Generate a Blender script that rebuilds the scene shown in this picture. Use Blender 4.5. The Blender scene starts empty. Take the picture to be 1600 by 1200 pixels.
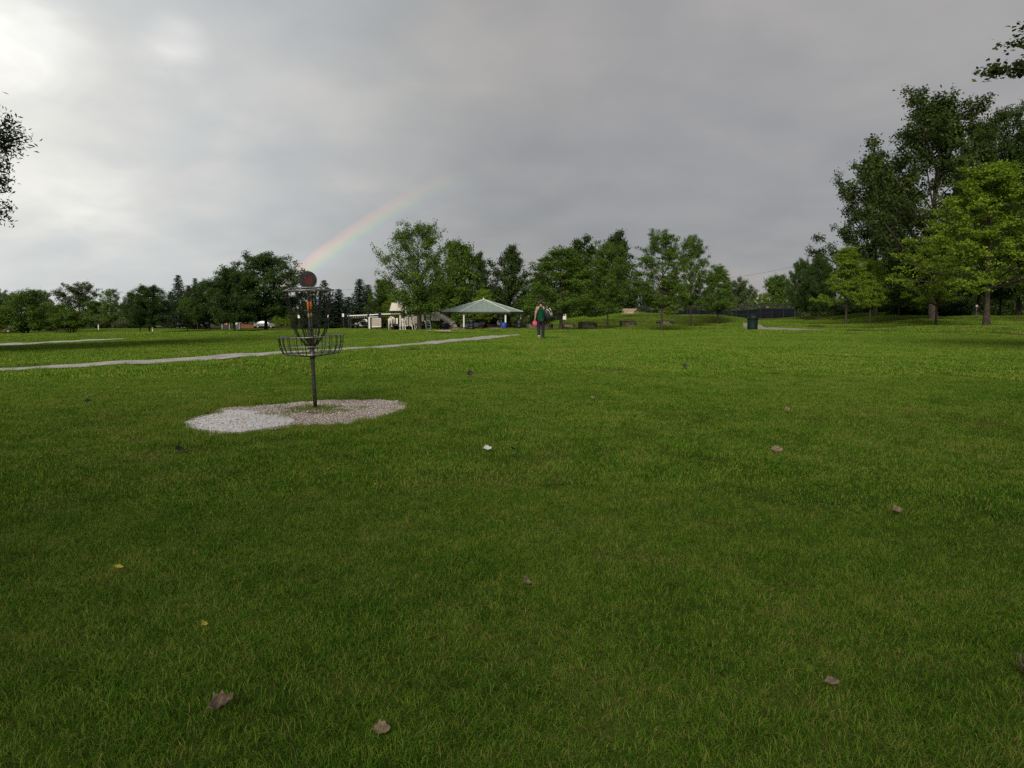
import bpy, math, random
import numpy as np
from mathutils import Vector, Matrix

sc = bpy.context.scene
COL = sc.collection
rad = math.radians
random.seed(7)

# ------------------------------------------------------------------ camera
CAMZ, FPX, CX, CY, HOR = 1.2, 1232.0, 800.0, 600.0, 487.0
PITCH = math.atan((CY - HOR) / FPX)
cam_d = bpy.data.cameras.new("camera")
cam_d.sensor_width = 36.0
cam_d.lens = 36.0 * FPX / 1600.0
cam_d.clip_start = 0.05
cam_d.clip_end = 6000.0
cam = bpy.data.objects.new("camera", cam_d)
COL.objects.link(cam)
cam.location = (0, 0, CAMZ)
cam.rotation_euler = (math.pi / 2 - PITCH, 0, 0)
sc.camera = cam

# ------------------------------------------------------------------ world / sky
SUN_AZ, SUN_EL = 14.0, 28.0          # azimuth of the antisolar point (right of view axis), sun elevation
anti = Vector((math.sin(rad(SUN_AZ)) * math.cos(rad(SUN_EL)), math.cos(rad(SUN_AZ)) * math.cos(rad(SUN_EL)), -math.sin(rad(SUN_EL))))
world = bpy.data.worlds.new("World")
sc.world = world
world.use_nodes = True
wt = world.node_tree
wt.nodes.clear()
def wn(t, **kw):
    n = wt.nodes.new(t)
    for k, v in kw.items():
        setattr(n, k, v)
    return n
def wl(a, b): wt.links.new(a, b)
def wmath(op, a, b=None, clamp=False):
    n = wn("ShaderNodeMath", operation=op, use_clamp=clamp)
    for i, v in enumerate((a, b)):
        if v is None: continue
        if isinstance(v, (int, float)): n.inputs[i].default_value = v
        else: wl(v, n.inputs[i])
    return n.outputs[0]
def wdot(vec, v):
    n = wn("ShaderNodeVectorMath", operation='DOT_PRODUCT')
    wl(vec, n.inputs[0]); n.inputs[1].default_value = v
    return n.outputs["Value"]
def wramp(fac, stops, interp='LINEAR'):
    n = wn("ShaderNodeValToRGB")
    n.color_ramp.interpolation = interp
    cr = n.color_ramp
    while len(cr.elements) < len(stops): cr.elements.new(0.5)
    for e, (p, c) in zip(cr.elements, stops):
        e.position = p
        e.color = (c[0], c[1], c[2], 1) if not isinstance(c, (int, float)) else (c, c, c, 1)
    wl(fac, n.inputs[0])
    return n.outputs[0]
def wmix(fac, a, b, mode='MIX'):
    n = wn("ShaderNodeMix", data_type='RGBA', blend_type=mode)
    if isinstance(fac, (int, float)): n.inputs[0].default_value = fac
    else: wl(fac, n.inputs[0])
    for s, v in ((6, a), (7, b)):
        if isinstance(v, tuple): n.inputs[s].default_value = v
        else: wl(v, n.inputs[s])
    return n.outputs[2]
tc = wn("ShaderNodeTexCoord")
nrm = wn("ShaderNodeVectorMath", operation='NORMALIZE')
wl(tc.outputs["Generated"], nrm.inputs[0])
D = nrm.outputs[0]
Ldir = (math.sin(rad(-45)) * math.cos(rad(12)), math.cos(rad(-45)) * math.cos(rad(12)), math.sin(rad(12)))
ld = wdot(D, Ldir)
side = wramp(wmath('ADD', wmath('MULTIPLY', ld, 0.5), 0.5), [
    (0.0, (.34, .345, .36)), (0.80, (.335, .335, .352)), (0.862, (.345, .345, .352)),
    (0.91, (.41, .42, .43)), (0.958, (.60, .62, .635)), (0.984, (.65, .67, .67)), (1.0, (.70, .72, .72))], 'B_SPLINE')
# cloud sheet: project the direction on a flat cloud base
sep = wn("ShaderNodeSeparateXYZ"); wl(D, sep.inputs[0])
zz = wmath('ADD', wmath('MAXIMUM', sep.outputs[2], 0.0), 0.30)
comb = wn("ShaderNodeCombineXYZ")
wl(wmath('DIVIDE', sep.outputs[0], zz), comb.inputs[0])
wl(wmath('DIVIDE', sep.outputs[1], zz), comb.inputs[1])
comb.inputs[2].default_value = 5.2
def wnoise(scale, detail, rough, dist):
    n = wn("ShaderNodeTexNoise"); n.inputs["Scale"].default_value = scale; n.inputs["Detail"].default_value = detail; n.inputs["Roughness"].default_value = rough
    n.inputs["Distortion"].default_value = dist; wl(comb.outputs[0], n.inputs["Vector"])
    return n.outputs[0]
cl = wmath('ADD', wmath('ADD', wmath('MULTIPLY', wnoise(.9, 2, .4, .2), 0.46), wmath('MULTIPLY', wnoise(2.4, 3, .45, .3), 0.38)), wmath('MULTIPLY', wnoise(6.0, 4, .5, .2), 0.16))
clouds = wramp(cl, [(0.36, (.485, .50, .51)), (0.45, (.56, .572, .582)), (0.51, (.610, .610, .605)), (0.56, (.66, .648, .63)), (0.64, (.76, .735, .70))], 'B_SPLINE')
_c = wn("ShaderNodeVectorMath", operation='SCALE'); _c.inputs["Scale"].default_value = 1.64; wl(clouds, _c.inputs[0])
_w = wn("ShaderNodeVectorMath", operation='MULTIPLY'); _w.inputs[1].default_value = (1.012, 1.0, .982); wl(_c.outputs[0], _w.inputs[0]); clouds = _w.outputs[0]
cloudy = wmix(1.0, side, clouds, 'MULTIPLY')
# sunlit cloud edges in the left part of the sky, broken up by the same cloud noise
def lobe(px, py, deg, amt):
    u, v = (px - CX) / FPX, (CY - py) / FPX
    d = Vector((u, math.cos(PITCH) + v * math.sin(PITCH), -math.sin(PITCH) + v * math.cos(PITCH))).normalized()
    k = wdot(D, tuple(d)); c = math.cos(rad(deg))
    t = wmath('DIVIDE', wmath('SUBTRACT', k, c), 1 - c, True)
    return wmath('MULTIPLY', wmath('POWER', t, 1.5), amt)
cln = wmath('ADD', wmath('MULTIPLY', cl, .5), wmath('MULTIPLY', wnoise(3.6, 4, .5, .6), .5))
lob = wmath('ADD', wmath('ADD', lobe(20, 66, 5.5, .26), lobe(272, 78, 2.6, .20)), wmath('ADD', lobe(130, 328, 5.0, .10), lobe(-60, 230, 5.0, .05)))
lob = wmath('MULTIPLY', lob, wmath('MULTIPLY', wmath('SUBTRACT', cln, .46, True), 8.0))
lsc = wn("ShaderNodeVectorMath", operation='SCALE'); lsc.inputs[0].default_value = (1.0, .98, .94); wl(lob, lsc.inputs["Scale"])
cloudy = wmix(1.0, cloudy, lsc.outputs[0], 'ADD')
# pale warm light low over the left part of the horizon
low = wramp(sep.outputs[2], [(0.0, 1.0), (0.06, 0.75), (0.16, 0.12), (0.3, 0.0)], 'B_SPLINE')
leftish = wramp(wmath('ADD', wmath('MULTIPLY', ld, 0.5), 0.5), [(0.84, 0.0), (0.93, 0.75), (1.0, 1.0)], 'EASE')
lowleft = wmath('MULTIPLY', wmath('MULTIPLY', low, leftish), 0.09)
addc = wn("ShaderNodeVectorMath", operation='SCALE'); addc.inputs[0].default_value = (1.0, .97, .90)
wl(lowleft, addc.inputs["Scale"])
cl2 = wmix(1.0, cloudy, addc.outputs[0], 'ADD')
# primary rainbow, a ring of 42 degrees round the antisolar point, strong only low in the rain
ang = wmath('MULTIPLY', wmath('ARCCOSINE', wdot(D, tuple(anti))), 180 / math.pi)
def bow(center, halfw, cols, strength):
    t = wmath('DIVIDE', wmath('SUBTRACT', ang, center - halfw), 2 * halfw, True)
    c = wramp(t, [(i / (len(cols) - 1), x) for i, x in enumerate(cols)], 'EASE')
    n = wn("ShaderNodeVectorMath", operation='SCALE')
    wl(c, n.inputs[0])
    if isinstance(strength, (int, float)): n.inputs["Scale"].default_value = strength
    else: wl(strength, n.inputs["Scale"])
    return n.outputs[0]
fade = wramp(sep.outputs[2], [(0.0, 1.0), (0.06, 1.0), (0.11, .65), (0.15, .25), (0.175, 0.0)], 'EASE')
fade = wmath('MULTIPLY', fade, wramp(wmath('ADD', sep.outputs[0], 0.5), [(0.44, 1.0), (0.62, 0.0)], 'EASE'))
prim = bow(41.1, .95, [(0, 0, 0), (.06, .03, .14), (.02, .18, .14), (.20, .40, .05), (.58, .38, .02), (.66, .14, .03), (0, 0, 0)], wmath('MULTIPLY', fade, 0.26))
glow = bow(39.9, 2.8, [(0, 0, 0), (.2, .2, .2), (.6, .55, .5), (.1, .1, .1), (0, 0, 0)], wmath('MULTIPLY', fade, 0.05))
sec = bow(51.6, 2.0, [(0, 0, 0), (.5, .2, .08), (.3, .3, .12), (.1, .2, .2), (0, 0, 0)], 0.022)
cl3 = wmix(1.0, wmix(1.0, wmix(1.0, cl2, prim, 'ADD'), glow, 'ADD'), sec, 'ADD')
sky = wn("ShaderNodeTexSky", sky_type='NISHITA')
sky.sun_disc = False
sky.sun_elevation = rad(SUN_EL)
sky.sun_rotation = rad(180 + SUN_AZ)
sk = wn("ShaderNodeVectorMath", operation='SCALE'); sk.inputs["Scale"].default_value = 0.06
wl(sky.outputs[0], sk.inputs[0])
final = wmix(0.06, cl3, sk.outputs[0])
bg = wn("ShaderNodeBackground"); bg.inputs[1].default_value = 0.59
wl(final, bg.inputs[0])
wo = wn("ShaderNodeOutputWorld"); wl(bg.outputs[0], wo.inputs[0])

# ------------------------------------------------------------------ sun (veiled) and exposure
sun_d = bpy.data.lights.new("sun", 'SUN')
sun_d.energy = 2.0
sun_d.angle = rad(22)
sun_d.color = (1.0, .93, .80)
sun = bpy.data.objects.new("sun", sun_d)
COL.objects.link(sun)
sun.location = (-10, -40, 30)
sun.rotation_euler = anti.to_track_quat('-Z', 'Y').to_euler()
vs = sc.view_settings
vs.view_transform = 'Standard'
vs.look = 'None'
vs.exposure = 0.8
vs.gamma = 1.0
vs.use_curve_mapping = False
sc.cycles.max_bounces = 6
sc.cycles.diffuse_bounces = 3
sc.cycles.glossy_bounces = 2
sc.cycles.transmission_bounces = 3
sc.cycles.transparent_max_bounces = 8
sc.cycles.use_denoising = False

# ------------------------------------------------------------------ geometry helpers
def ray(px, py):
    u, v = (px - CX) / FPX, (CY - py) / FPX
    return Vector((u, math.cos(PITCH) + v * math.sin(PITCH), -math.sin(PITCH) + v * math.cos(PITCH)))
def at(px, py, Y):
    d = ray(px, py)
    return Vector((0, 0, CAMZ)) + d * (Y / d.y)

# places where the ground height is known: (column, row, distance)
GROUND_MARKS = [
    (493, 640, 9.06), (330, 672, 7.7), (620, 632, 9.6), (0, 579, 17), (240, 566, 18.5), (400, 555, 21), (600, 543, 26), (740, 531, 33), (845, 530, 36),
    (1500, 560, 21), (1200, 560, 21), (1000, 555, 22), (1590, 700, 7.2), (800, 900, 3.6), (100, 900, 3.6), (1500, 900, 3.6),
    (40, 522, 105), (112, 522, 98), (176, 513, 130), (234, 521, 92), (120, 536, 40), (10, 540, 34), (366, 519, 94), (418, 516, 98), (328, 516, 104),
    (350, 516, 150), (545, 514, 100), (656, 516, 92), (690, 518, 100), (755, 517, 100), (715, 519, 88), (775, 517, 92), (876, 518, 70), (843, 515, 78),
    (917, 513, 74), (949, 515, 71), (981, 511, 76), (1034, 518, 64), (1038, 508, 80), (1000, 490.5, 96), (940, 497.5, 92), (1075, 493, 96), (1079, 511, 76), (1120, 507, 84),
    (1175, 516, 58), (1185, 505, 78), (1250, 513, 64), (1241, 497, 150), (1060, 499, 150), (930, 502, 150), (1322, 508, 74), (1359, 506, 80), (1279, 501, 100), (1250, 500, 108),
    (1458, 500, 78), (1541, 511, 54), (1404, 494, 95), (1525, 503, 74), (1590, 495, 84), (1300, 493, 140), (1400, 489, 120), (1560, 494, 88)]
_G = np.array([list(at(*g)) for g in GROUND_MARKS])
_BR = np.array([0, 10, 36, 60, 80, 100, 130, 170, 300, 700, 3000.])
_BZ = np.array([0, .05, -.06, -.28, -.8, -1.3, -1.7, -2.1, -3.0, -5, -16.])
def terrain(x, y):
    x = np.asarray(x, float); y = np.asarray(y, float)
    shp = x.shape
    x = x.ravel(); y = y.ravel()
    r = np.hypot(x, y)
    z = np.interp(r, _BR, _BZ)
    gr = np.hypot(_G[:, 0], _G[:, 1])
    res = _G[:, 2] - np.interp(gr, _BR, _BZ)
    s = 1.2 + 0.085 * gr
    num = np.zeros_like(x); den = np.full_like(x, 1.0)
    for k in range(len(_G)):
        d2 = ((x - _G[k, 0]) ** 2 + (y - _G[k, 1]) ** 2) / s[k] ** 2
        w = 1.0 / (d2 + 0.05) ** 2
        w = w * np.exp(-d2 / 16)
        num += w * res[k]; den += w
    z = z + num / den
    bump = .010 * np.sin(x * 2.1 + .7) * np.sin(y * 1.7 + 1.1) + .008 * np.sin(x * 4.3 + y * 1.9) + .018 * np.sin(x * .61 + 2) * np.sin(y * .53)
    z = z + bump * np.clip((r - .5) / 3, 0, 1)
    return z.reshape(shp)
def gz(x, y): return float(terrain(np.array([x]), np.array([y]))[0])
def spot(px, py, Y):
    """ground point under a thing standing at that column and distance"""
    p = at(px, py, Y)
    return Vector((p.x, p.y, gz(p.x, p.y)))
_TT = np.concatenate([np.linspace(.8, 14, 500), np.geomspace(14.02, 400, 700)])
def hit(px, py):
    """where the sight line through that picture point meets the ground"""
    d = ray(px, py)
    X, Y, Z = d.x * _TT, d.y * _TT, CAMZ + d.z * _TT
    g = Z - terrain(X, Y)
    k = int(np.argmax(g <= 0))
    f = g[k - 1] / (g[k - 1] - g[k] + 1e-12)
    t = _TT[k - 1] + f * (_TT[k] - _TT[k - 1])
    return Vector((d.x * t, d.y * t, gz(d.x * t, d.y * t)))

class MB:
    """collects shapes of one part; build() makes one mesh object"""
    def __init__(s): s.v = []; s.f = []
    def add(s, vs_, fs_):
        o = len(s.v); s.v += [tuple(v) for v in vs_]; s.f += [tuple(i + o for i in f) for f in fs_]; return s
    def box(s, c, size, rz=0, M=None, taper=1.0):
        hx, hy, hz = size[0] / 2, size[1] / 2, size[2] / 2
        R = M if M is not None else Matrix.Rotation(rz, 3, 'Z')
        c = Vector(c)
        pts = []
        for z in (-1, 1):
            k = taper if z > 0 else 1
            for x, y in ((-1, -1), (1, -1), (1, 1), (-1, 1)):
                pts.append(c + R @ Vector((x * hx * k, y * hy * k, z * hz)))
        return s.add(pts, [(3, 2, 1, 0), (4, 5, 6, 7), (0, 1, 5, 4), (1, 2, 6, 5), (2, 3, 7, 6), (3, 0, 4, 7)])
    def bar(s, a, b, w, h=None):
        a, b = Vector(a), Vector(b); d = b - a
        M = d.to_track_quat('X', 'Z').to_matrix()
        return s.box((a + b) / 2, (d.length, w, h or w), M=M)
    def tube(s, pts, radii, n=8, cap=True, closed=False):
        pts = [Vector(p) for p in pts]
        if isinstance(radii, (int, float)): radii = [radii] * len(pts)
        o = len(s.v); m = len(pts)
        ref = Vector((0, 0, 1))
        t0 = (pts[1] - pts[0]).normalized()
        if abs(t0.z) > .9: ref = Vector((1, 0, 0))
        for i, p in enumerate(pts):
            if closed: t = pts[(i + 1) % m] - pts[i - 1]
            else: t = pts[min(i + 1, m - 1)] - pts[max(i - 1, 0)]
            t.normalize()
            u = t.cross(ref)
            if u.length < 1e-4: u = t.cross(Vector((0, 1, 0)))
            u.normalize(); w = u.cross(t)
            for k in range(n):
                a = 2 * math.pi * k / n
                s.v.append(tuple(p + (u * math.cos(a) + w * math.sin(a)) * radii[i]))
        for i in range(m if closed else m - 1):
            j = (i + 1) % m
            for k in range(n):
                l = (k + 1) % n
                s.f.append((o + i * n + k, o + i * n + l, o + j * n + l, o + j * n + k))
        if cap and not closed:
            s.f.append(tuple(o + k for k in reversed(range(n))))
            s.f.append(tuple(o + (m - 1) * n + k for k in range(n)))
        return s
    def cyl(s, a, b, r, r2=None, n=12): return s.tube([a, b], [r, r if r2 is None else r2], n)
    def ring(s, c, R, r, n=32, k=6, axis='Z', sy=1.0):
        pts = []
        for i in range(n):
            a = 2 * math.pi * i / n
            p = Vector((R * math.cos(a), R * sy * math.sin(a), 0))
            if axis == 'Y': p = Vector((p.x, 0, p.y))
            if axis == 'X': p = Vector((0, p.x, p.y))
            pts.append(Vector(c) + p)
        return s.tube(pts, r, k, closed=True)
    def loft(s, rings, n=16, cap=True):
        """rings: (cx, cy, z, rx, ry)"""
        o = len(s.v)
        for (cx, cy, z, rx, ry) in rings:
            for k in range(n):
                a = 2 * math.pi * k / n
                s.v.append((cx + rx * math.cos(a), cy + ry * math.sin(a), z))
        for i in range(len(rings) - 1):
            for k in range(n):
                l = (k + 1) % n
                s.f.append((o + i * n + k, o + i * n + l, o + (i + 1) * n + l, o + (i + 1) * n + k))
        if cap:
            s.f.append(tuple(o + k for k in reversed(range(n))))
            s.f.append(tuple(o + (len(rings) - 1) * n + k for k in range(n)))
        return s
    def extrude(s, prof, y0, y1, inset=0.0):
        """profile of (x, z) points extruded along y; inset shrinks the far edges (tumblehome is left out)"""
        n = len(prof)
        a = [(x, y0, z) for x, z in prof]; b = [(x, y1, z) for x, z in prof]
        return s.add(a + b, [tuple(range(n)), tuple(reversed(range(n, 2 * n)))] + [(i, i + n, (i + 1) % n + n, (i + 1) % n) for i in range(n)])
    def build(s, name, mat, parent=None, smooth=False, bevel=0.0):
        me = bpy.data.meshes.new(name)
        me.from_pydata(s.v, [], s.f); me.update()
        if smooth: me.polygons.foreach_set('use_smooth', [True] * len(me.polygons))
        return obj_from(me, name, mat, parent, bevel)
def obj_from(me, name, mat, parent=None, bevel=0.0):
    if mat is not None and not me.materials: me.materials.append(mat)
    o = bpy.data.objects.new(name, me)
    COL.objects.link(o)
    if parent is not None: o.parent = parent
    if bevel:
        m = o.modifiers.new('bevel', 'BEVEL'); m.width = bevel; m.segments = 2; m.limit_method = 'ANGLE'
    return o
def mesh_np(name, V, F, mat=None, tint=None, smooth=False):
    """mesh from numpy arrays; F is (n,3) or (n,4)"""
    me = bpy.data.meshes.new(name)
    k = F.shape[1]
    me.vertices.add(len(V)); me.vertices.foreach_set('co', np.ascontiguousarray(V, np.float32).ravel())
    me.loops.add(F.size); me.loops.foreach_set('vertex_index', np.ascontiguousarray(F, np.int32).ravel())
    me.polygons.add(len(F)); me.polygons.foreach_set('loop_start', np.arange(0, F.size, k, dtype=np.int32))
    me.update(calc_edges=True)
    if smooth: me.polygons.foreach_set('use_smooth', np.ones(len(F), bool))
    if tint is not None:
        a = me.attributes.new('tint', 'FLOAT', 'FACE'); a.data.foreach_set('value', tint.astype(np.float32))
    if mat is not None: me.materials.append(mat)
    return me
def tag(o, label=None, cat=None, group=None, kind=None):
    if label: o['label'] = label
    if cat: o['category'] = cat
    if group: o['group'] = group
    if kind: o['kind'] = kind
    return o
def thing(name, label, cat, loc=(0, 0, 0), rz=0, group=None):
    o = bpy.data.objects.new(name, None)
    o.empty_display_size = .3
    COL.objects.link(o); o.location = loc; o.rotation_euler = (0, 0, rz)
    return tag(o, label, cat, group)
def copy_tree(o, parent=None):
    c = o.copy(); COL.objects.link(c); c.parent = parent
    for ch in list(o.children): copy_tree(ch, c)
    return c

# ------------------------------------------------------------------ materials
def mat(name, col, rough=.6, metal=0.0, var=.18, vscale=6.0, bump=0.0, bscale=40.0, spec=.4, col2=None, coords='Object', detail=4):
    m = bpy.data.materials.new(name); m.use_nodes = True
    t = m.node_tree; b = t.nodes["Principled BSDF"]
    b.inputs["Roughness"].default_value = rough; b.inputs["Metallic"].default_value = metal
    b.inputs["Specular IOR Level"].default_value = spec
    tcn = t.nodes.new("ShaderNodeTexCoord")
    nz = t.nodes.new("ShaderNodeTexNoise"); nz.inputs["Scale"].default_value = vscale; nz.inputs["Detail"].default_value = detail
    t.links.new(tcn.outputs[coords], nz.inputs["Vector"])
    rp = t.nodes.new("ShaderNodeValToRGB")
    c2 = col2 or tuple(min(1, c * (1 + var)) for c in col)
    c1 = tuple(c * (1 - var) for c in col)
    rp.color_ramp.elements[0].position = .35; rp.color_ramp.elements[1].position = .65
    rp.color_ramp.elements[0].color = (*c1, 1); rp.color_ramp.elements[1].color = (*c2, 1)
    t.links.new(nz.outputs[0], rp.inputs[0]); t.links.new(rp.outputs[0], b.inputs["Base Color"])
    if bump:
        n2_ = t.nodes.new("ShaderNodeTexNoise"); n2_.inputs["Scale"].default_value = bscale; n2_.inputs["Detail"].default_value = 5
        t.links.new(tcn.outputs[coords], n2_.inputs["Vector"])
        bp = t.nodes.new("ShaderNodeBump"); bp.inputs["Strength"].default_value = bump; bp.inputs["Distance"].default_value = .02
        t.links.new(n2_.outputs[0], bp.inputs["Height"]); t.links.new(bp.outputs[0], b.inputs["Normal"])
    return m
def leaf_mat(name, col, trans=.35, spread=.35, rough=.45, yellow=.25):
    """two-sided leaf: diffuse + translucent + weak gloss, colour varies leaf by leaf and plant by plant"""
    m = bpy.data.materials.new(name); m.use_nodes = True
    t = m.node_tree; b = t.nodes["Principled BSDF"]; out = t.nodes["Material Output"]
    L = t.links.new
    a = t.nodes.new("ShaderNodeAttribute"); a.attribute_name = 'tint'
    oi = t.nodes.new("ShaderNodeObjectInfo")
    rp = t.nodes.new("ShaderNodeValToRGB")
    e = rp.color_ramp.elements
    e[0].position = 0; e[0].color = (*[c * (1 - spread) for c in col], 1)
    e[1].position = 1; e[1].color = (col[0] * (1 + spread + yellow), col[1] * (1 + spread), col[2] * (1 + spread * .6), 1)
    L(a.outputs["Fac"], rp.inputs[0])
    hs = t.nodes.new("ShaderNodeHueSaturation")
    mr = t.nodes.new("ShaderNodeMapRange"); mr.inputs[3].default_value = .85; mr.inputs[4].default_value = 1.15
    L(oi.outputs["Random"], mr.inputs[0]); L(mr.outputs[0], hs.inputs["Value"]); L(rp.outputs[0], hs.inputs["Color"])
    L(hs.outputs[0], b.inputs["Base Color"])
    b.inputs["Roughness"].default_value = rough + .1; b.inputs["Specular IOR Level"].default_value = .10
    tr = t.nodes.new("ShaderNodeBsdfTranslucent"); L(hs.outputs[0], tr.inputs[0])
    mx = t.nodes.new("ShaderNodeMixShader"); mx.inputs[0].default_value = trans
    L(b.outputs[0], mx.inputs[1]); L(tr.outputs[0], mx.inputs[2]); L(mx.outputs[0], out.inputs[0])
    return m
def grass_mat(name, lo, mid, hi, trans=.3, use_tint=True):
    m = bpy.data.materials.new(name); m.use_nodes = True
    t = m.node_tree; b = t.nodes["Principled BSDF"]; out = t.nodes["Material Output"]; L = t.links.new
    g = t.nodes.new("ShaderNodeNewGeometry")
    def noise(scale, detail=3):
        n = t.nodes.new("ShaderNodeTexNoise"); n.inputs["Scale"].default_value = scale; n.inputs["Detail"].default_value = detail
        L(g.outputs["Position"], n.inputs["Vector"]); return n.outputs[0]
    def mth(op, x, y):
        n = t.nodes.new("ShaderNodeMath"); n.operation = op
        for i, q in enumerate((x, y)):
            if isinstance(q, (int, float)): n.inputs[i].default_value = q
            else: L(q, n.inputs[i])
        return n.outputs[0]
    f = mth('ADD', mth('MULTIPLY', noise(.33), .55), mth('MULTIPLY', noise(2.3), .62))
    f = mth('ADD', f, mth('MULTIPLY', noise(11.0), .45))
    if use_tint:
        a = t.nodes.new("ShaderNodeAttribute"); a.attribute_name = 'tint'
        f = mth('ADD', f, mth('MULTIPLY', mth('SUBTRACT', a.outputs["Fac"], .5), .75))
    f = mth('SUBTRACT', f, .31)
    rp = t.nodes.new("ShaderNodeValToRGB"); e = rp.color_ramp.elements
    e[0].position = .27; e[0].color = (*lo, 1); e[1].position = .75; e[1].color = (*hi, 1)
    k = e.new(.5); k.color = (*mid, 1)
    if use_tint: k2 = e.new(1.0); k2.color = (.32, .27, .08, 1)
    L(f, rp.inputs[0]); L(rp.outputs[0], b.inputs["Base Color"])
    b.inputs["Roughness"].default_value = .6; b.inputs["Specular IOR Level"].default_value = .06 if trans else 0.0
    if trans:
        tr = t.nodes.new("ShaderNodeBsdfTranslucent"); L(rp.outputs[0], tr.inputs[0])
        mx = t.nodes.new("ShaderNodeMixShader"); mx.inputs[0].default_value = trans
        L(b.outputs[0], mx.inputs[1]); L(tr.outputs[0], mx.inputs[2]); L(mx.outputs[0], out.inputs[0])
    else:
        n = t.nodes.new("ShaderNodeTexNoise"); n.inputs["Scale"].default_value = 25; n.inputs["Detail"].default_value = 6
        L(g.outputs["Position"], n.inputs["Vector"])
        bp = t.nodes.new("ShaderNodeBump"); bp.inputs["Strength"].default_value = .7; bp.inputs["Distance"].default_value = .05
        L(n.outputs[0], bp.inputs["Height"]); L(bp.outputs[0], b.inputs["Normal"])
    return m

G_LO, G_MID, G_HI = (.046, .122, .008), (.108, .245, .014), (.225, .320, .042)
M = {}
M['ground'] = grass_mat('lawn_ground', (.038, .045, .014), (.065, .085, .016), (.10, .095, .03), trans=0, use_tint=False)
M['grass'] = grass_mat('grass_blades', G_LO, G_MID, G_HI, trans=.32)
M['bark'] = mat('bark', (.050, .040, .030), .9, var=.45, vscale=9, bump=.8, bscale=14, spec=.15)
M['bark_grey'] = mat('bark_grey', (.062, .050, .039), .9, var=.45, vscale=5, bump=.9, bscale=8, spec=.15)
M['linden'] = leaf_mat('leaf_light_green', (.170, .280, .028), .45, yellow=.22)
M['mid'] = leaf_mat('leaf_mid_green', (.088, .165, .024), .38, yellow=.12)
M['maple'] = leaf_mat('leaf_dark_green', (.040, .085, .020), .25)
M['cotton'] = leaf_mat('leaf_olive_green', (.048, .082, .018), .28, yellow=.2)
M['oak'] = leaf_mat('leaf_deep_green', (.038, .074, .016), .25)
M['far'] = leaf_mat('leaf_haze_green', (.085, .130, .052), .28)  # distance haze is put into this paler leaf colour
M['spruce'] = leaf_mat('needle_dark_green', (.032, .055, .030), .1, spread=.4, yellow=0)
M['shrub'] = leaf_mat('leaf_shrub_green', (.082, .150, .022), .35, yellow=.1)
M['willow'] = leaf_mat('leaf_narrow_grey_green', (.055, .085, .045), .3)
M['gravel'] = mat('pad_dirt', (.30, .255, .225), .85, var=.3, vscale=9, bump=.8, bscale=60, spec=.3)
M['pebble'] = mat('pebble', (.36, .31, .29), .55, var=.45, vscale=1.3, spec=.5, coords='Generated')
M['path'] = mat('path_gravel', (.34, .318, .285), .6, var=.22, vscale=2.2, bump=.5, bscale=60, spec=.5)
M['path_tan'] = mat('path_tan', (.27, .24, .20), .75, var=.25, vscale=2.2, bump=.5, bscale=60, spec=.3)
M['mulch'] = mat('mulch', (.36, .29, .22), .9, var=.3, vscale=6, bump=.8)
M['galv'] = mat('galvanised_steel', (.30, .295, .28), .42, metal=.85, var=.3, vscale=30)
M['steel_dark'] = mat('weathered_steel', (.085, .082, .075), .5, metal=.55, var=.35, vscale=18)
M['black'] = mat('black_paint', (.018, .018, .019), .45, var=.3)
M['plate'] = mat('plate_black', (.022, .022, .024), .4, var=.4, vscale=20)
M['red'] = mat('mark_red', (.11, .008, .013), .5, var=.4, vscale=30)
M['orange'] = mat('band_orange', (.75, .20, .03), .45, var=.25, vscale=20)
M['tan'] = mat('band_tan', (.42, .30, .10), .5, var=.25, vscale=20)
M['white'] = mat('white_paint', (.70, .69, .65), .5, var=.08)
M['cream'] = mat('cream_plastic', (.62, .57, .50), .45, var=.1)
M['beige'] = mat('beige_plastic', (.50, .43, .36), .5, var=.12)
M['roof'] = mat('roof_green', (.20, .262, .230), .42, var=.1, vscale=3, spec=.5)
M['roof_trim'] = mat('roof_trim', (.55, .62, .58), .5, var=.08)
M['soffit'] = mat('soffit_dark', (.05, .05, .045), .8)
M['concrete'] = mat('concrete', (.40, .38, .35), .8, var=.12, vscale=4, bump=.3)
M['timber'] = mat('weathered_timber', (.045, .036, .029), .85, var=.5, vscale=5, bump=.6, bscale=25, spec=.2)
M['timber_in'] = mat('sand_and_timber', (.15, .115, .08), .9, var=.45, vscale=4, bump=.6)
M['bin_green'] = mat('bin_green', (.004, .016, .011), .6, var=.2, vscale=5, spec=.12)
M['blue'] = mat('barrel_blue', (.02, .06, .30), .4, var=.15)
M['navy'] = mat('barrel_dark', (.012, .014, .025), .5, var=.2)
M['carwhite'] = mat('car_white', (.70, .71, .72), .25, var=.04, spec=.6)
M['carsilver'] = mat('car_silver', (.36, .38, .40), .28, metal=.3, var=.05, spec=.6)
M['cargrey'] = mat('car_grey', (.16, .17, .18), .3, var=.05, spec=.6)
M['carred'] = mat('car_red_brown', (.17, .05, .035), .35, var=.1, spec=.6)
M['glass'] = mat('car_glass', (.02, .024, .028), .08, var=.1, spec=.7)
M['tyre'] = mat('tyre', (.014, .014, .014), .8, var=.2)
M['rim'] = mat('rim', (.35, .35, .36), .35, metal=.6, var=.1)
M['taillight'] = mat('tail_lamp', (.45, .01, .01), .3, var=.1)
M['screen'] = mat('windscreen_fabric', (.009, .011, .015), .9, var=.2, vscale=.6, spec=.05)
M['shed'] = mat('shed_tan', (.47, .37, .25), .7, var=.1)
M['shed_roof'] = mat('shed_roof', (.36, .27, .19), .8, var=.15)
M['toilet'] = mat('toilet_grey', (.075, .085, .098), .5, var=.1)
M['toilet_dark'] = mat('toilet_dark', (.02, .028, .036), .5, var=.1)
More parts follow.
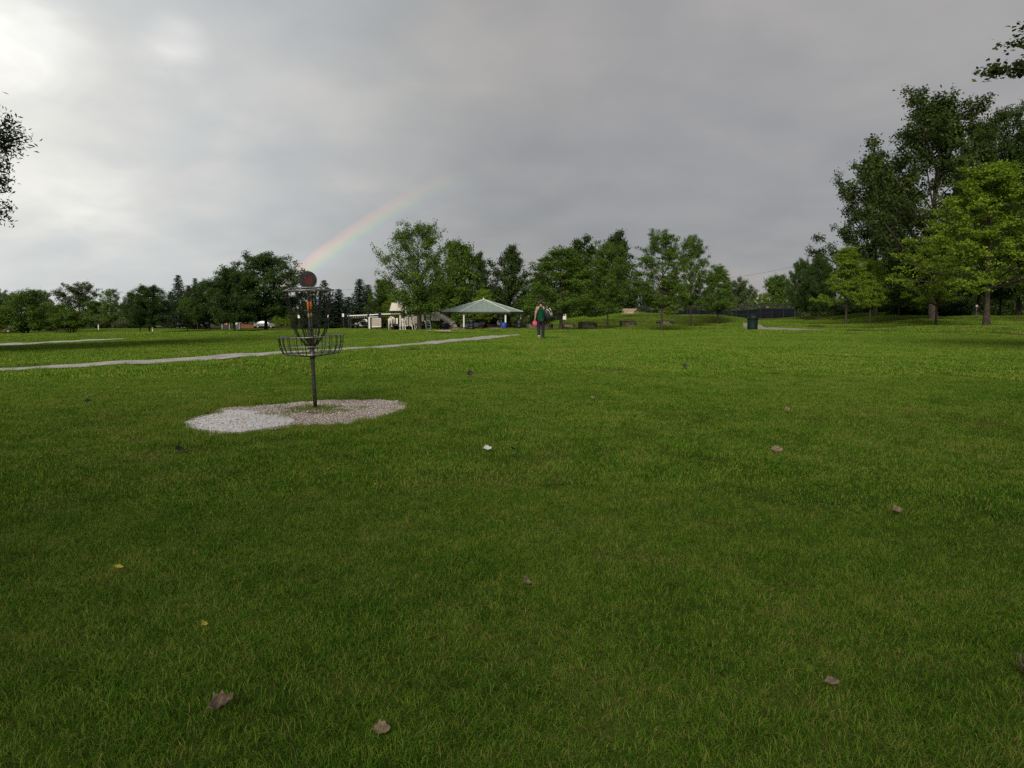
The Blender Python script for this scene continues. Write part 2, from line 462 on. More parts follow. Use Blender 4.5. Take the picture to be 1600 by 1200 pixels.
M['brick'] = mat('brick_red_brown', (.18, .075, .045), .85, var=.4, vscale=8)
M['skin'] = mat('skin', (.36, .21, .15), .55, var=.08)
M['shirt'] = mat('shirt_green', (.004, .050, .022), .85, var=.25, vscale=9, spec=.1)
M['trousers'] = mat('trousers_black', (.008, .008, .010), .8, var=.3)
M['hair'] = mat('hair_dark', (.035, .024, .018), .7, var=.3)
M['pink'] = mat('disc_pink', (.52, .06, .14), .4, var=.08)
M['leaf_brown'] = mat('dry_leaf_brown', (.185, .135, .092), .75, var=.5, vscale=45, bump=.5, bscale=90)
M['leaf_tan'] = mat('dry_leaf_tan', (.20, .148, .095), .75, var=.4, vscale=45, bump=.5, bscale=90)
M['leaf_black'] = mat('wet_leaf_dark', (.022, .018, .016), .55, var=.4, vscale=40)
M['leaf_yellow'] = mat('leaf_yellow', (.42, .36, .03), .6, var=.2, vscale=40)
M['paper'] = mat('paper_scrap', (.60, .60, .58), .7, var=.12, vscale=30)
M['wood_pole'] = mat('pole_wood', (.11, .09, .075), .9, var=.3)
M['asphalt'] = mat('asphalt', (.10, .095, .085), .95, var=.15, vscale=3, spec=.05)
M['house'] = mat('house_wall', (.48, .46, .42), .8, var=.1)
M['house_roof'] = mat('house_roof', (.38, .39, .41), .8, var=.12)

# ------------------------------------------------------------------ ground sheet
def build_ground():
    front = np.radians(np.linspace(-46, 46, 231))
    back = np.radians(np.linspace(46, 314, 68)[1:-1])
    az = np.concatenate([front, back])
    rr = np.concatenate([np.arange(.4, 14, .2), np.geomspace(14, 260, 150), np.geomspace(270, 1500, 18)])
    A, Rr = np.meshgrid(az, rr)
    X = np.sin(A) * Rr; Y = np.cos(A) * Rr
    Z = terrain(X, Y)
    na, nr = len(az), len(rr)
    V = np.stack([X.ravel(), Y.ravel(), Z.ravel()], 1)
    V = np.vstack([V, [[0, 0, gz(0, 0)]]])
    i, j = np.meshgrid(np.arange(nr - 1), np.arange(na), indexing='ij')
    a = i * na + j; b = i * na + (j + 1) % na
    F = np.stack([a, a + na, b + na, b], -1).reshape(-1, 4)
    me = bpy.data.meshes.new('lawn_ground')
    fan = [(k, (k + 1) % na, len(V) - 1) for k in range(na)]
    me.from_pydata(V.tolist(), [], F[:, ::-1].tolist() + [f[::-1] for f in fan]); me.update()
    me.polygons.foreach_set('use_smooth', [True] * len(me.polygons))
    # make the normals point up
    if me.polygons[0].normal.z < 0: me.flip_normals()
    tag(obj_from(me, 'ground', M['ground']), 'wide green park lawn sloping gently away', None, kind='structure')
build_ground()

def strip(name, left, right, m, dz=.02, n=90, nw=6, label=None):
    """sheet between two edge lines given as world points, laid on the ground"""
    def resample(pts):
        P = np.array([[p.x, p.y] for p in pts]); d = np.concatenate([[0], np.cumsum(np.hypot(*np.diff(P, axis=0).T))])
        t = np.linspace(0, d[-1], n)
        # smooth the corners
        return np.stack([np.interp(t, d, P[:, 0]), np.interp(t, d, P[:, 1])], 1)
    A, B = resample(left), resample(right)
    rng = np.random.default_rng(len(name))
    for E, s in ((A, 1), (B, -1)):
        w = np.convolve(rng.normal(0, 1, n + 8), np.ones(5) / 5, 'same')[4:-4] * .10
        E += (B - A) / np.maximum(np.hypot(*(B - A).T), .01)[:, None] * w[:, None]
    k = np.linspace(0, 1, nw)
    G = A[:, None, :] * (1 - k)[None, :, None] + B[:, None, :] * k[None, :, None]
    Z = terrain(G[..., 0], G[..., 1]) + dz
    V = np.concatenate([G, Z[..., None]], -1).reshape(-1, 3)
    i, j = np.meshgrid(np.arange(n - 1), np.arange(nw - 1), indexing='ij'); a = i * nw + j
    F = np.stack([a, a + nw, a + nw + 1, a + 1], -1).reshape(-1, 4)
    me = mesh_np(name, V, F, m, smooth=True)
    if me.polygons[0].normal.z < 0: me.flip_normals()
    o = obj_from(me, name, m); tag(o, label, None, kind='structure')
    return np.concatenate([A, B[::-1]])
NO_GRASS = []      # outlines (x, y) where no grass grows
def H(*pts): return [hit(*p) for p in pts]
low_edge = [(-260, 597), (-120, 587.5), (0, 581.5), (120, 576), (240, 569.8), (400, 558), (540, 548.5), (600, 545), (720, 534.8), (768, 530.5), (812, 524.6)]
up_edge = [(-260, 591), (-120, 583), (0, 577), (120, 570.5), (240, 563.8), (400, 553.2), (540, 544.4), (600, 541), (720, 530.2), (757, 526.0), (815, 522.8)]
NO_GRASS.append(strip('footpath', H(*low_edge), H(*up_edge), M['path'], .03, n=140, label='pale gravel footpath crossing the lawn towards the pavilion'))
NO_GRASS.append(strip('side_path', H((-150, 549), (0, 541.6), (60, 538.6), (130, 534.2), (192, 531.2)), H((-150, 545.5), (0, 538.8), (60, 536.0), (130, 532), (194, 530.2)), M['path'], .05, label='pale side path far left'))
NO_GRASS.append(strip('court_path', H((1166, 515.5), (1200, 516), (1240, 517.0), (1288, 516.6)), H((1160, 505.5), (1184, 506.0), (1212, 512.6), (1290, 515.8)), M['path_tan'], .05, n=60, nw=12, label='pale path beyond the green bin'))

# gravel pad round the basket
PAD_PX = [(283, 663), (292, 656), (312, 652), (338, 645), (346, 640), (372, 638), (420, 634), (450, 631), (500, 627.5), (545, 626), (590, 625), (622, 627), (636, 632), (637, 640),
          (628, 647), (602, 653), (570, 659), (545, 664), (505, 668), (470, 668.5), (440, 672), (405, 676), (372, 679), (345, 682.5), (330, 682), (322, 676), (305, 674.5), (291, 670)]
PAD = np.array([[p.x, p.y] for p in H(*PAD_PX)])
def ragged(poly, amp, seed, step=.05):
    rg = np.random.default_rng(seed); q = []
    for k in range(len(poly)):
        a, b = poly[k], poly[(k + 1) % len(poly)]; m = max(1, int(np.hypot(*(b - a)) / step))
        for j in range(m): q.append(a + (b - a) * j / m)
    q = np.array(q); c = q.mean(0); n = len(q)
    w = np.convolve(rg.normal(0, 1, n + 6), np.ones(4) / 2, 'same')[3:-3] * amp
    d = q - c
    return q + d / np.hypot(*d.T)[:, None] * w[:, None]
PAD = ragged(PAD, .035, 3)
NO_GRASS.append(PAD)
def inside(P, poly):
    x, y = P[:, 0], P[:, 1]; r = np.zeros(len(P), bool)
    for k in range(len(poly)):
        x1, y1 = poly[k - 1]; x2, y2 = poly[k]
        c = ((y1 > y) != (y2 > y)) & (x < (x2 - x1) * (y - y1) / (y2 - y1 + 1e-12) + x1)
        r ^= c
    return r
def edge_dist(P, poly):
    d = np.full(len(P), 1e9)
    for k in range(len(poly)):
        a, b = poly[k - 1], poly[k]; ab = b - a
        t = np.clip(((P - a) @ ab) / (ab @ ab + 1e-12), 0, 1)
        d = np.minimum(d, np.hypot(*(P - a - t[:, None] * ab).T))
    return d
def sheet(name, poly, cell, m, zf, label, smooth=True):
    lo, hi_ = poly.min(0), poly.max(0)
    nx, ny = (np.ceil((hi_ - lo) / cell)).astype(int) + 1
    X, Y = np.meshgrid(lo[0] + np.arange(nx) * cell, lo[1] + np.arange(ny) * cell, indexing='ij')
    V = np.stack([X.ravel(), Y.ravel(), zf(X, Y).ravel()], 1)
    i, j = np.meshgrid(np.arange(nx - 1), np.arange(ny - 1), indexing='ij'); a = (i * ny + j).ravel()
    F = np.stack([a, a + ny, a + ny + 1, a + 1], -1)
    c = V[F].mean(1)[:, :2]
    F = F[inside(c, poly)]
    used, inv = np.unique(F, return_inverse=True)
    me = mesh_np(name, V[used], inv.reshape(F.shape), m, smooth=smooth)
    o = obj_from(me, name, m); tag(o, label, None, kind='structure')
    return o
pole_p = hit(493, 640)
def pad_z(X, Y):
    d = np.hypot(X - pole_p.x, Y - pole_p.y)
    return terrain(X, Y) + .012 + .004 * np.exp(-(d / .35) ** 2)
sheet('gravel_pad', PAD, .04, M['gravel'], pad_z, 'oval bare gravel patch round the near basket pole')
a_ = np.linspace(0, 2 * np.pi, 40, endpoint=False)
SOIL = np.column_stack([pole_p.x - .02 + .36 * np.cos(a_) * (1 + .25 * np.sin(3 * a_ + 1)), pole_p.y - .08 + .28 * np.sin(a_) * (1 + .2 * np.sin(4 * a_))])
M['soil'] = mat('damp_soil', (.105, .075, .05), .9, var=.45, vscale=12, bump=.9, bscale=70, spec=.15)
sheet('soil_patch', ragged(SOIL, .05, 8), .025, M['soil'], lambda X, Y: pad_z(X, Y) + .006, 'brown damp soil round the basket pole')
# puddle on the left of the pad
PUD = np.array([[p.x, p.y] for p in H((286, 663), (300, 657), (322, 652.5), (341, 646), (352, 643), (385, 643), (418, 646), (446, 652), (462, 659), (450, 666), (425, 671), (395, 675), (362, 679.5), (340, 681), (330, 680.5), (322, 675), (305, 673.5), (294, 669))])
wm = mat('wet_silt', (.34, .29, .255), .32, var=.18, vscale=7, bump=.07, bscale=30, spec=.5, coords='Object')
_b = wm.node_tree.nodes["Principled BSDF"]; _b.inputs["Coat Weight"].default_value = 1.0; _b.inputs["Coat Roughness"].default_value = .06; _b.inputs["Coat IOR"].default_value = 1.33
sheet('puddle', PUD, .03, wm, lambda X, Y: terrain(X, Y) + .0178, 'shallow bright puddle on the left of the gravel patch')
# far road behind the trees
def road(name, p0, p1, w, label):
    a, b = Vector(p0), Vector(p1); d = (b - a).normalized(); n_ = Vector((-d.y, d.x, 0)) * w / 2
    strip(name, [a + n_, b + n_], [a - n_, b - n_], M['asphalt'], .08, n=80, nw=4, label=label)
road('far_road', (-150, 168, 0), (0, 176, 0), 9, 'grey road behind the left trees')
road('court_road', (52, 142, 0), (110, 138, 0), 4, 'pale drive beyond the court fence')

# ------------------------------------------------------------------ scattering (grass, pebbles) by geometry nodes
def scatter(name, P, rot, scl, idx, variants, label, kind='stuff'):
    me = bpy.data.meshes.new(name)
    me.vertices.add(len(P)); me.vertices.foreach_set('co', P.astype(np.float32).ravel())
    a = me.attributes.new('rot', 'FLOAT_VECTOR', 'POINT'); a.data.foreach_set('vector', rot.astype(np.float32).ravel())
    a = me.attributes.new('scl', 'FLOAT_VECTOR', 'POINT'); a.data.foreach_set('vector', scl.astype(np.float32).ravel())
    a = me.attributes.new('idx', 'INT', 'POINT'); a.data.foreach_set('value', idx.astype(np.int32))
    o = bpy.data.objects.new(name, me); COL.objects.link(o)
    me.materials.append(variants[0].materials[0])
    g = bpy.data.node_groups.new(name + '_scatter', 'GeometryNodeTree')
    g.interface.new_socket('Geometry', in_out='INPUT', socket_type='NodeSocketGeometry')
    g.interface.new_socket('Geometry', in_out='OUTPUT', socket_type='NodeSocketGeometry')
    N = g.nodes.new; L = g.links.new
    gi, go = N('NodeGroupInput'), N('NodeGroupOutput')
    def attr(nm, dt):
        n = N('GeometryNodeInputNamedAttribute'); n.data_type = dt; n.inputs[0].default_value = nm
        return [s for s in n.outputs if s.enabled][0]
    r_, s_, i_ = attr('rot', 'FLOAT_VECTOR'), attr('scl', 'FLOAT_VECTOR'), attr('idx', 'INT')
    jn = N('GeometryNodeJoinGeometry')
    for k, vm in enumerate(variants):
        so = bpy.data.objects.new(name + '_source', vm)
        oi = N('GeometryNodeObjectInfo'); oi.inputs['Object'].default_value = so; oi.inputs['As Instance'].default_value = False
        cp = N('FunctionNodeCompare'); cp.data_type = 'INT'; cp.operation = 'EQUAL'
        ins = [s for s in cp.inputs if s.enabled]
        L(i_, ins[0]); ins[1].default_value = k
        ip = N('GeometryNodeInstanceOnPoints')
        L(gi.outputs[0], ip.inputs['Points']); L(cp.outputs[0], ip.inputs['Selection']); L(oi.outputs['Geometry'], ip.inputs['Instance'])
        L(r_, ip.inputs['Rotation']); L(s_, ip.inputs['Scale'])
        L(ip.outputs[0], jn.inputs[0])
    L(jn.outputs[0], go.inputs[0])
    md = o.modifiers.new('scatter', 'NODES'); md.node_group = g
    return tag(o, label, None, kind=kind)

def grass_patch(seed, R, n, h, w, clump=0.0, lean=.55):
    rng = np.random.default_rng(seed)
    r = R * np.sqrt(rng.random(n)); a = rng.random(n) * 2 * np.pi
    p = np.stack([r * np.cos(a), r * np.sin(a), np.full(n, -.006)], 1)
    hh = h * (0.45 + .75 * rng.random(n) ** 1.3) * (1 - .25 * (r / R) ** 3)
    ww = w * (.6 + .7 * rng.random(n))
    fa = rng.random(n) * 2 * np.pi
    # blades of one clump lean together
    la = rng.random(n) * 2 * np.pi
    cl_ = np.sin(p[:, 0] * 7 / R + seed) + np.cos(p[:, 1] * 6 / R + seed * 2)
    la = np.where(rng.random(n) < .5, cl_ * 2.0, la)
    ln = lean * (0.15 + rng.random(n) ** 1.2)
    d = np.stack([np.cos(la), np.sin(la), np.zeros(n)], 1)
    s = np.stack([np.cos(fa), np.sin(fa), np.zeros(n)], 1) * ww[:, None] / 2
    up = np.array([0, 0, 1.])
    m1 = p + d * (hh * ln * .35)[:, None] + up * (hh * .55)[:, None]
    tip = p + d * (hh * ln * 1.15)[:, None] + up * (hh * (1 - .35 * ln))[:, None]
    V = np.stack([p - s, p + s, m1 + s * .8, m1 - s * .8, tip], 1).reshape(-1, 3)
    b = np.arange(n)[:, None] * 5
    # quads: lower part and tip (tip as a degenerate-free quad is not possible, so use triangles)
    F = np.concatenate([b + np.array([[0, 1, 2]]), b + np.array([[0, 2, 3]]), b + np.array([[3, 2, 4]])], 0)
    t = rng.random(n)
    dead = rng.random(n) < .06
    t = np.where(dead, 1.5, t)
    return mesh_np('grass_patch', V, F, M['grass'], np.concatenate([t, t, t]))

def build_grass():
    rng = np.random.default_rng(11)
    variants = []
    for k in range(4): variants.append(grass_patch(10 + k, .30, 2500, .040, .0022, lean=1.3))      # 0-3 near
    for k in range(4): variants.append(grass_patch(30 + k, .45, 2200, .042, .0040, lean=1.05))      # 4-7 mid
    for k in range(3): variants.append(grass_patch(50 + k, 1.0, 2000, .052, .013, lean=.55))       # 8-10 far
    for k in range(3): variants.append(grass_patch(70 + k, 2.6, 2600, .045, .034, lean=.5))        # 11-13 very far
    for k in range(3): variants.append(grass_patch(90 + k, .09, 170, .060, .0035, lean=.9))        # 14-16 edge tuft, near
    for k in range(2): variants.append(grass_patch(95 + k, .16, 70, .085, .012, lean=.7))          # 17-18 edge tuft, path
    out = [[], [], [], []]
    def band(r0, r1, sp, v0, nv, smin, smax, azmax=44.0, xr=1.5):
        x = np.arange(-r1, r1, sp); y = np.arange(-.5, r1, sp)
        X, Y = np.meshgrid(x, y); X = X.ravel(); Y = Y.ravel()
        X = X + rng.uniform(-.45, .45, X.shape) * sp; Y = Y + rng.uniform(-.45, .45, Y.shape) * sp
        r = np.hypot(X, Y); az = np.degrees(np.arctan2(np.abs(X) - xr, np.maximum(Y, .01)))
        jit = rng.uniform(-.06, .06, r.shape) * r
        k = (r + jit >= r0) & (r + jit < r1) & (az < azmax)
        X, Y = X[k], Y[k]
        P = np.stack([X, Y], 1)
        Rp = {0: .30, 4: .45, 8: 1.0, 11: 2.6}[v0]
        keep = np.ones(len(P), bool); 
        for poly in NO_GRASS:
            near = edge_dist(P, poly) < (Rp * .82 if v0 < 8 else min(Rp * .8, 1.4))
            keep &= ~near & ~inside(P, poly)
        P = P[keep]
        add(P, rng.integers(v0, v0 + nv, len(P)), smin, smax, {0: .05, 4: .03, 8: .008, 11: .0}[v0])
    def add(P, idx, smin, smax, tl=.04):
        z = terrain(P[:, 0], P[:, 1])
        out[0].append(np.column_stack([P, z]))
        n = len(P)
        # each patch lies along the slope of the ground under it
        e_ = .15; gx = (terrain(P[:, 0] + e_, P[:, 1]) - terrain(P[:, 0] - e_, P[:, 1])) / (2 * e_); gy = (terrain(P[:, 0], P[:, 1] + e_) - terrain(P[:, 0], P[:, 1] - e_)) / (2 * e_)
        az_ = rng.random(n) * 6.283; c_, s_ = np.cos(az_), np.sin(az_)
        lx, ly = c_ * gx + s_ * gy, -s_ * gx + c_ * gy
        out[1].append(np.column_stack([ly + rng.normal(0, tl * .3, n), -lx + rng.normal(0, tl * .3, n), az_]))
        s = rng.uniform(smin, smax, n)
        out[2].append(np.column_stack([np.ones(n), np.ones(n), s])); out[3].append(idx)
    band(1.3, 5.2, .27, 0, 4, .75, 1.25)
    band(5.2, 16, .42, 4, 4, .75, 1.25)
    band(16, 52, .95, 8, 3, .8, 1.25)
    band(52, 135, 2.6, 11, 3, .8, 1.2, xr=4)
    # tufts that close the seam along bare edges
    for poly in NO_GRASS:
        c = poly.mean(0)
        if np.hypot(*c) < 14:
            lo, hi_ = poly.min(0) - .5, poly.max(0) + .5; n = int(np.prod(hi_ - lo) * 150)
            P = lo + rng.random((n, 2)) * (hi_ - lo)
            ed = edge_dist(P, poly); k = ~inside(P, poly) & (ed < .45)
            k |= inside(P, poly) & (ed < .05) & (rng.random(n) < .35)
            P = P[k]; add(P, rng.integers(14, 17, len(P)), .75, 1.5)
        else:
            lo, hi_ = poly.min(0) - 1.2, poly.max(0) + 1.2; n = int(min(np.prod(hi_ - lo) * 18, 26000))
            P = lo + rng.random((n, 2)) * (hi_ - lo)
            ed = edge_dist(P, poly); k = ~inside(P, poly) & (ed < 1.3) & (np.degrees(np.arctan2(np.abs(P[:, 0]) - 2, P[:, 1])) < 44)
            P = P[k]; add(P, rng.integers(17, 19, len(P)), .7, 1.3)
    # weeds round the pole
    n = 150; a = rng.random(n) * 6.283; r = np.abs(rng.normal(0, .20, n)) + .07
    P = np.column_stack([pole_p.x + r * np.cos(a) * 1.2, pole_p.y + r * np.sin(a) - .08]); add(P, rng.integers(14, 17, n), .35, 1.1)
    P, R_, S_, I_ = (np.concatenate(q) for q in out)
    print('grass instances', len(P))
    scatter('grass', P, R_, S_, I_, variants, 'mown green lawn grass')
build_grass()

def build_pebbles():
    rng = np.random.default_rng(5)
    vs_ = []
    for k in range(5):
        V = np.array([[1, 0, 0], [-1, 0, 0], [0, 1, 0], [0, -1, 0], [0, 0, 1], [0, 0, -1], [.6, .6, .6], [-.6, .6, .6], [.6, -.6, .6], [-.6, -.6, .6]], float)
        V[:6] *= rng.uniform(.75, 1.1, (6, 1)); V += rng.normal(0, .10, V.shape); V[:, 2] *= .6
        F = np.array([[0, 6, 8], [1, 9, 7], [2, 7, 6], [3, 8, 9], [4, 6, 7], [4, 7, 9], [4, 9, 8], [4, 8, 6], [0, 2, 6], [2, 1, 7], [1, 3, 9], [3, 0, 8], [0, 5, 2], [2, 5, 1], [1, 5, 3], [3, 5, 0]])
        pm = mat('pebble_%d' % k, [(.48, .42, .39), (.40, .345, .325), (.56, .51, .475), (.30, .245, .22), (.44, .37, .335)][k], .5, var=.2, vscale=3)
        vs_.append(mesh_np('pebble', V * .0072, F, pm))
    n = 26000
    lo, hi_ = PAD.min(0), PAD.max(0); P = lo + rng.random((n, 2)) * (hi_ - lo)
    P = P[inside(P, PAD)]
    dd = np.hypot(P[:, 0] - pole_p.x, P[:, 1] - pole_p.y)
    P = P[rng.random(len(P)) < np.clip((dd - .10) / .38, .12, 1)]
    z = pad_z(P[:, 0], P[:, 1]) + .003 + .006 * inside(P, SOIL)
    n = len(P); s = rng.uniform(.4, 1.1, n) + 1.1 * rng.random(n) ** 8
    scatter('gravel', np.column_stack([P, z]), np.column_stack([rng.normal(0, .3, n), rng.normal(0, .3, n), rng.random(n) * 6.28]), np.column_stack([s, s, s]), rng.integers(0, 5, n), vs_, 'loose pinkish grey gravel round the basket pole')
build_pebbles()

# ------------------------------------------------------------------ trees
def tubes_np(polys):
    """polys: list of (pts (m,3), radii (m,), sides) -> V, F quads"""
    Vs, Fs, off = [], [], 0
    for pts, r, n in polys:
        m = len(pts)
        t = np.gradient(pts, axis=0); t /= np.linalg.norm(t, axis=1)[:, None] + 1e-9
        ref = np.where(np.abs(t[:, 2:3]) > .85, np.array([[1., 0, 0]]), np.array([[0, 0, 1.]]))
        u = np.cross(t, ref); u /= np.linalg.norm(u, axis=1)[:, None] + 1e-9
        w = np.cross(u, t)
        a = np.arange(n) * 2 * np.pi / n
        V = pts[:, None, :] + (u[:, None, :] * np.cos(a)[None, :, None] + w[:, None, :] * np.sin(a)[None, :, None]) * r[:, None, None]
        i, j = np.meshgrid(np.arange(m - 1), np.arange(n), indexing='ij')
        q = np.stack([i * n + j, i * n + (j + 1) % n, (i + 1) * n + (j + 1) % n, (i + 1) * n + j], -1).reshape(-1, 4) + off
        Vs.append(V.reshape(-1, 3)); Fs.append(q); off += m * n
    return np.concatenate(Vs), np.concatenate(Fs)
def leaves_np(P, rng, size, width=.62, up=.7, out=None):
    n = len(P)
    nr = rng.normal(0, 1, (n, 3)) * .75; nr[:, 2] += up
    if out is not None: nr += out * .35
    nr /= np.linalg.norm(nr, axis=1)[:, None] + 1e-9
    t = rng.normal(0, 1, (n, 3)); t -= nr * (t * nr).sum(1)[:, None]; t /= np.linalg.norm(t, axis=1)[:, None] + 1e-9
    b = np.cross(nr, t)
    s = size * rng.uniform(.6, 1.25, n)[:, None]
    fold = nr * s * .12
    V = np.stack([P - t * s * .5, P + b * s * width * .5 - t * s * .05 + fold, P + t * s * .5, P - b * s * width * .5 - t * s * .05 + fold], 1).reshape(-1, 3)
    return V, np.arange(n * 4).reshape(-1, 4)
def bez(a, c, b, n):
    t = np.linspace(0, 1, n)[:, None]
    return a * (1 - t) ** 2 + 2 * c * t * (1 - t) + b * t ** 2
SH = {
    'round': lambda u: np.sqrt(np.maximum(0, 1 - (2 * u - .9) ** 2 / 1.21)) ** .8,
    'pyr': lambda u: np.minimum(1, (u + .08) * 7) * (1 - u) ** .62 * .98 + .04,
    'oval': lambda u: np.sin(np.pi * np.clip(u * .86 + .1, 0, 1)) ** .65,
    'vase': lambda u: .42 + .58 * np.sin(np.pi * np.clip(u, 0, 1) ** .8) if np.isscalar(u) else .5,
    'umbrella': lambda u: np.minimum(1, .55 + u * .8) * np.sqrt(np.maximum(0, 1 - u ** 3)),
}
def gen_tree(name, seed, Hh, R, base, shape, n1, n2, nl, leaf, m_leaf, m_bark, elev=35, sig=.28, tr=.16, lobes=.22, droop=0.0, inner=.35, flat=.6, stems=1, up=.7, width=.62, sub=.30, wob=.02, layers=0, tips=(.45, 1.1)):
    rng = np.random.default_rng(seed)
    polys = []; LP = []; LO = []
    ph = rng.random(6) * 6.28
    f = SH[shape]
    trunks = []
    for s in range(stems):
        k = 9; tz = np.linspace(0, 1, k)
        a = s * 6.283 / max(stems, 1) + rng.random()
        sx = (0 if stems == 1 else .45 * R * np.cos(a)); sy = (0 if stems == 1 else .45 * R * np.sin(a))
        tx = np.cumsum(rng.normal(0, wob * Hh / k * 2, k)); ty = np.cumsum(rng.normal(0, wob * Hh / k * 2, k))
        tx -= tx[0]; ty -= ty[0]
        b0 = .06 * R if stems > 1 else 0
        pts = np.stack([tx + b0 * np.cos(a) + sx * tz ** .8, ty + b0 * np.sin(a) + sy * tz ** .8, tz * Hh * (.95 if stems == 1 else rng.uniform(.7, .9))], 1)
        rr = tr * (1 if stems == 1 else .5) * np.maximum(.06, (1 - tz) ** .85); rr[0] *= 1.35
        pts[0, 2] = -.15
        polys.append((pts, rr, 9)); trunks.append(pts)
    for i in range(n1):
        u = ((i + .5) / n1) ** .92
        if layers:
            u = (np.floor(u * layers) + .5 + rng.normal(0, .16)) / layers; u = min(max(u, .01), .99)
        h = Hh * (base + (1 - base) * u)
        az = i * 2.39996 + rng.normal(0, .35)
        lob = 1 + lobes * (np.sin(2 * az + ph[0] + u * 3) * .5 + np.sin(3 * az + ph[1] - u * 5) * .5 + np.sin(u * 9 + ph[2]) * .3)
        rr = R * float(f(u)) * lob * rng.uniform(.8, 1.08)
        if rng.random() < inner: rr *= rng.uniform(.4, .75)
        tip = np.array([rr * np.cos(az), rr * np.sin(az), h + rng.normal(0, .02 * Hh)])
        T = trunks[i % stems]
        h0 = np.clip(h - rr * math.tan(rad(elev)) * rng.uniform(.7, 1.2), Hh * base * .85, Hh * .9)
        st = np.array([np.interp(h0, T[:, 2], T[:, 0]), np.interp(h0, T[:, 2], T[:, 1]), h0])
        mid = (st + tip) / 2 + np.array([0, 0, (.10 - droop) * np.linalg.norm(tip - st)]) + rng.normal(0, .05, 3) * rr
        br = bez(st, mid, tip, 6)
        r0 = tr * .36 * (np.linalg.norm(tip - st) / (R * 1.1)) ** .8 * (1.15 - .5 * u)
        polys.append((br, r0 * np.linspace(1, .18, 6), 5))
        for j in range(n2):
            t = rng.uniform(.28, 1.0) if j else 1.0
            p = bez(st, mid, tip, 21)[int(t * 20)]
            dr = rng.normal(0, 1, 3) * np.array([1, 1, .55]); o_ = p - np.array([0, 0, h0]); o_[2] *= .4
            dr = dr / (np.linalg.norm(dr) + 1e-9) + .55 * o_ / (np.linalg.norm(o_) + 1e-9); dr[2] += .18 - droop * 1.6
            dr /= np.linalg.norm(dr) + 1e-9
            l = R * sub * rng.uniform(.45, 1.05) * (1.15 - .5 * t)
            e = p + dr * l
            polys.append((np.stack([p, p + dr * l * .5 + rng.normal(0, .03, 3) * l, e]), r0 * np.array([.32, .2, .08]) + .004, 3))
            m = int(nl * rng.uniform(.6, 1.3))
            s = rng.uniform(*tips, m)[:, None]
            q = p + dr * l * s + rng.normal(0, sig, (m, 3)) * np.array([1, 1, flat])
            if droop: q[:, 2] -= np.abs(rng.normal(0, droop * 1.2, m))
            LP.append(q); oo = q - np.array([0, 0, Hh * (base + .4 * (1 - base))]); LO.append(oo / (np.linalg.norm(oo, axis=1)[:, None] + 1e-9))
    P = np.concatenate(LP); O = np.concatenate(LO)
    k = P[:, 2] > Hh * base * .72 + rng.normal(0, .02 * Hh, len(P)); P, O = P[k], O[k]
    V, F = leaves_np(P, rng, leaf, width, up, O)
    crown = mesh_np(name + '_crown', V, F, m_leaf, rng.random(len(F)))
    V, F = tubes_np(polys)
    trunk = mesh_np(name + '_trunk', V, F, m_bark, smooth=True)
    return dict(trunk=trunk, crown=crown, H=float(P[:, 2].max()), R=float(np.percentile(np.hypot(P[:, 0], P[:, 1]), 97)), n=len(P))
def gen_spruce(name, seed, Hh=12, R=2.6, m_leaf=None):
    rng = np.random.default_rng(seed); polys = []; LP = []
    polys.append((np.stack([np.zeros(8), np.zeros(8), np.linspace(-.15, Hh, 8)], 1), np.linspace(.19, .015, 8), 7))
    nz = 34
    for i in range(nz):
        u = (i + .5) / nz; h = Hh * (.07 + .92 * u)
        rr = R * (1 - u) ** .72 * rng.uniform(.8, 1.1) + .12
        nb = int(5 + 6 * (1 - u))
        for b in range(nb):
            az = b * 6.283 / nb + rng.random() * 1.2; L_ = rr * rng.uniform(.65, 1.1)
            d = np.array([np.cos(az), np.sin(az), 0])
            st = np.array([0, 0, h]); tip = st + d * L_ + np.array([0, 0, -.10 * L_ + .22 * L_ * u])
            mid = (st + tip) / 2 + np.array([0, 0, -.12 * L_])
            polys.append((bez(st, mid, tip, 4), np.linspace(.022, .006, 4), 3))
            m = int(24 * L_ + 6)
            s = rng.uniform(.15, 1.03, m); q = (st * (1 - s[:, None]) + tip * s[:, None]) + rng.normal(0, .13, (m, 3)) * np.array([1, 1, .5]); q[:, 2] -= .1 * L_ * 4 * s * (1 - s) * .5
            LP.append(q)
    P = np.concatenate(LP); V, F = leaves_np(P, rng, .36, .34, .5)
    V2, F2 = tubes_np(polys)
    return dict(crown=mesh_np(name + '_crown', V, F, m_leaf, rng.random(len(F))), trunk=mesh_np(name + '_trunk', V2, F2, M['bark'], smooth=True), H=float(P[:, 2].max()), R=float(np.percentile(np.hypot(P[:, 0], P[:, 1]), 97)), n=len(P))

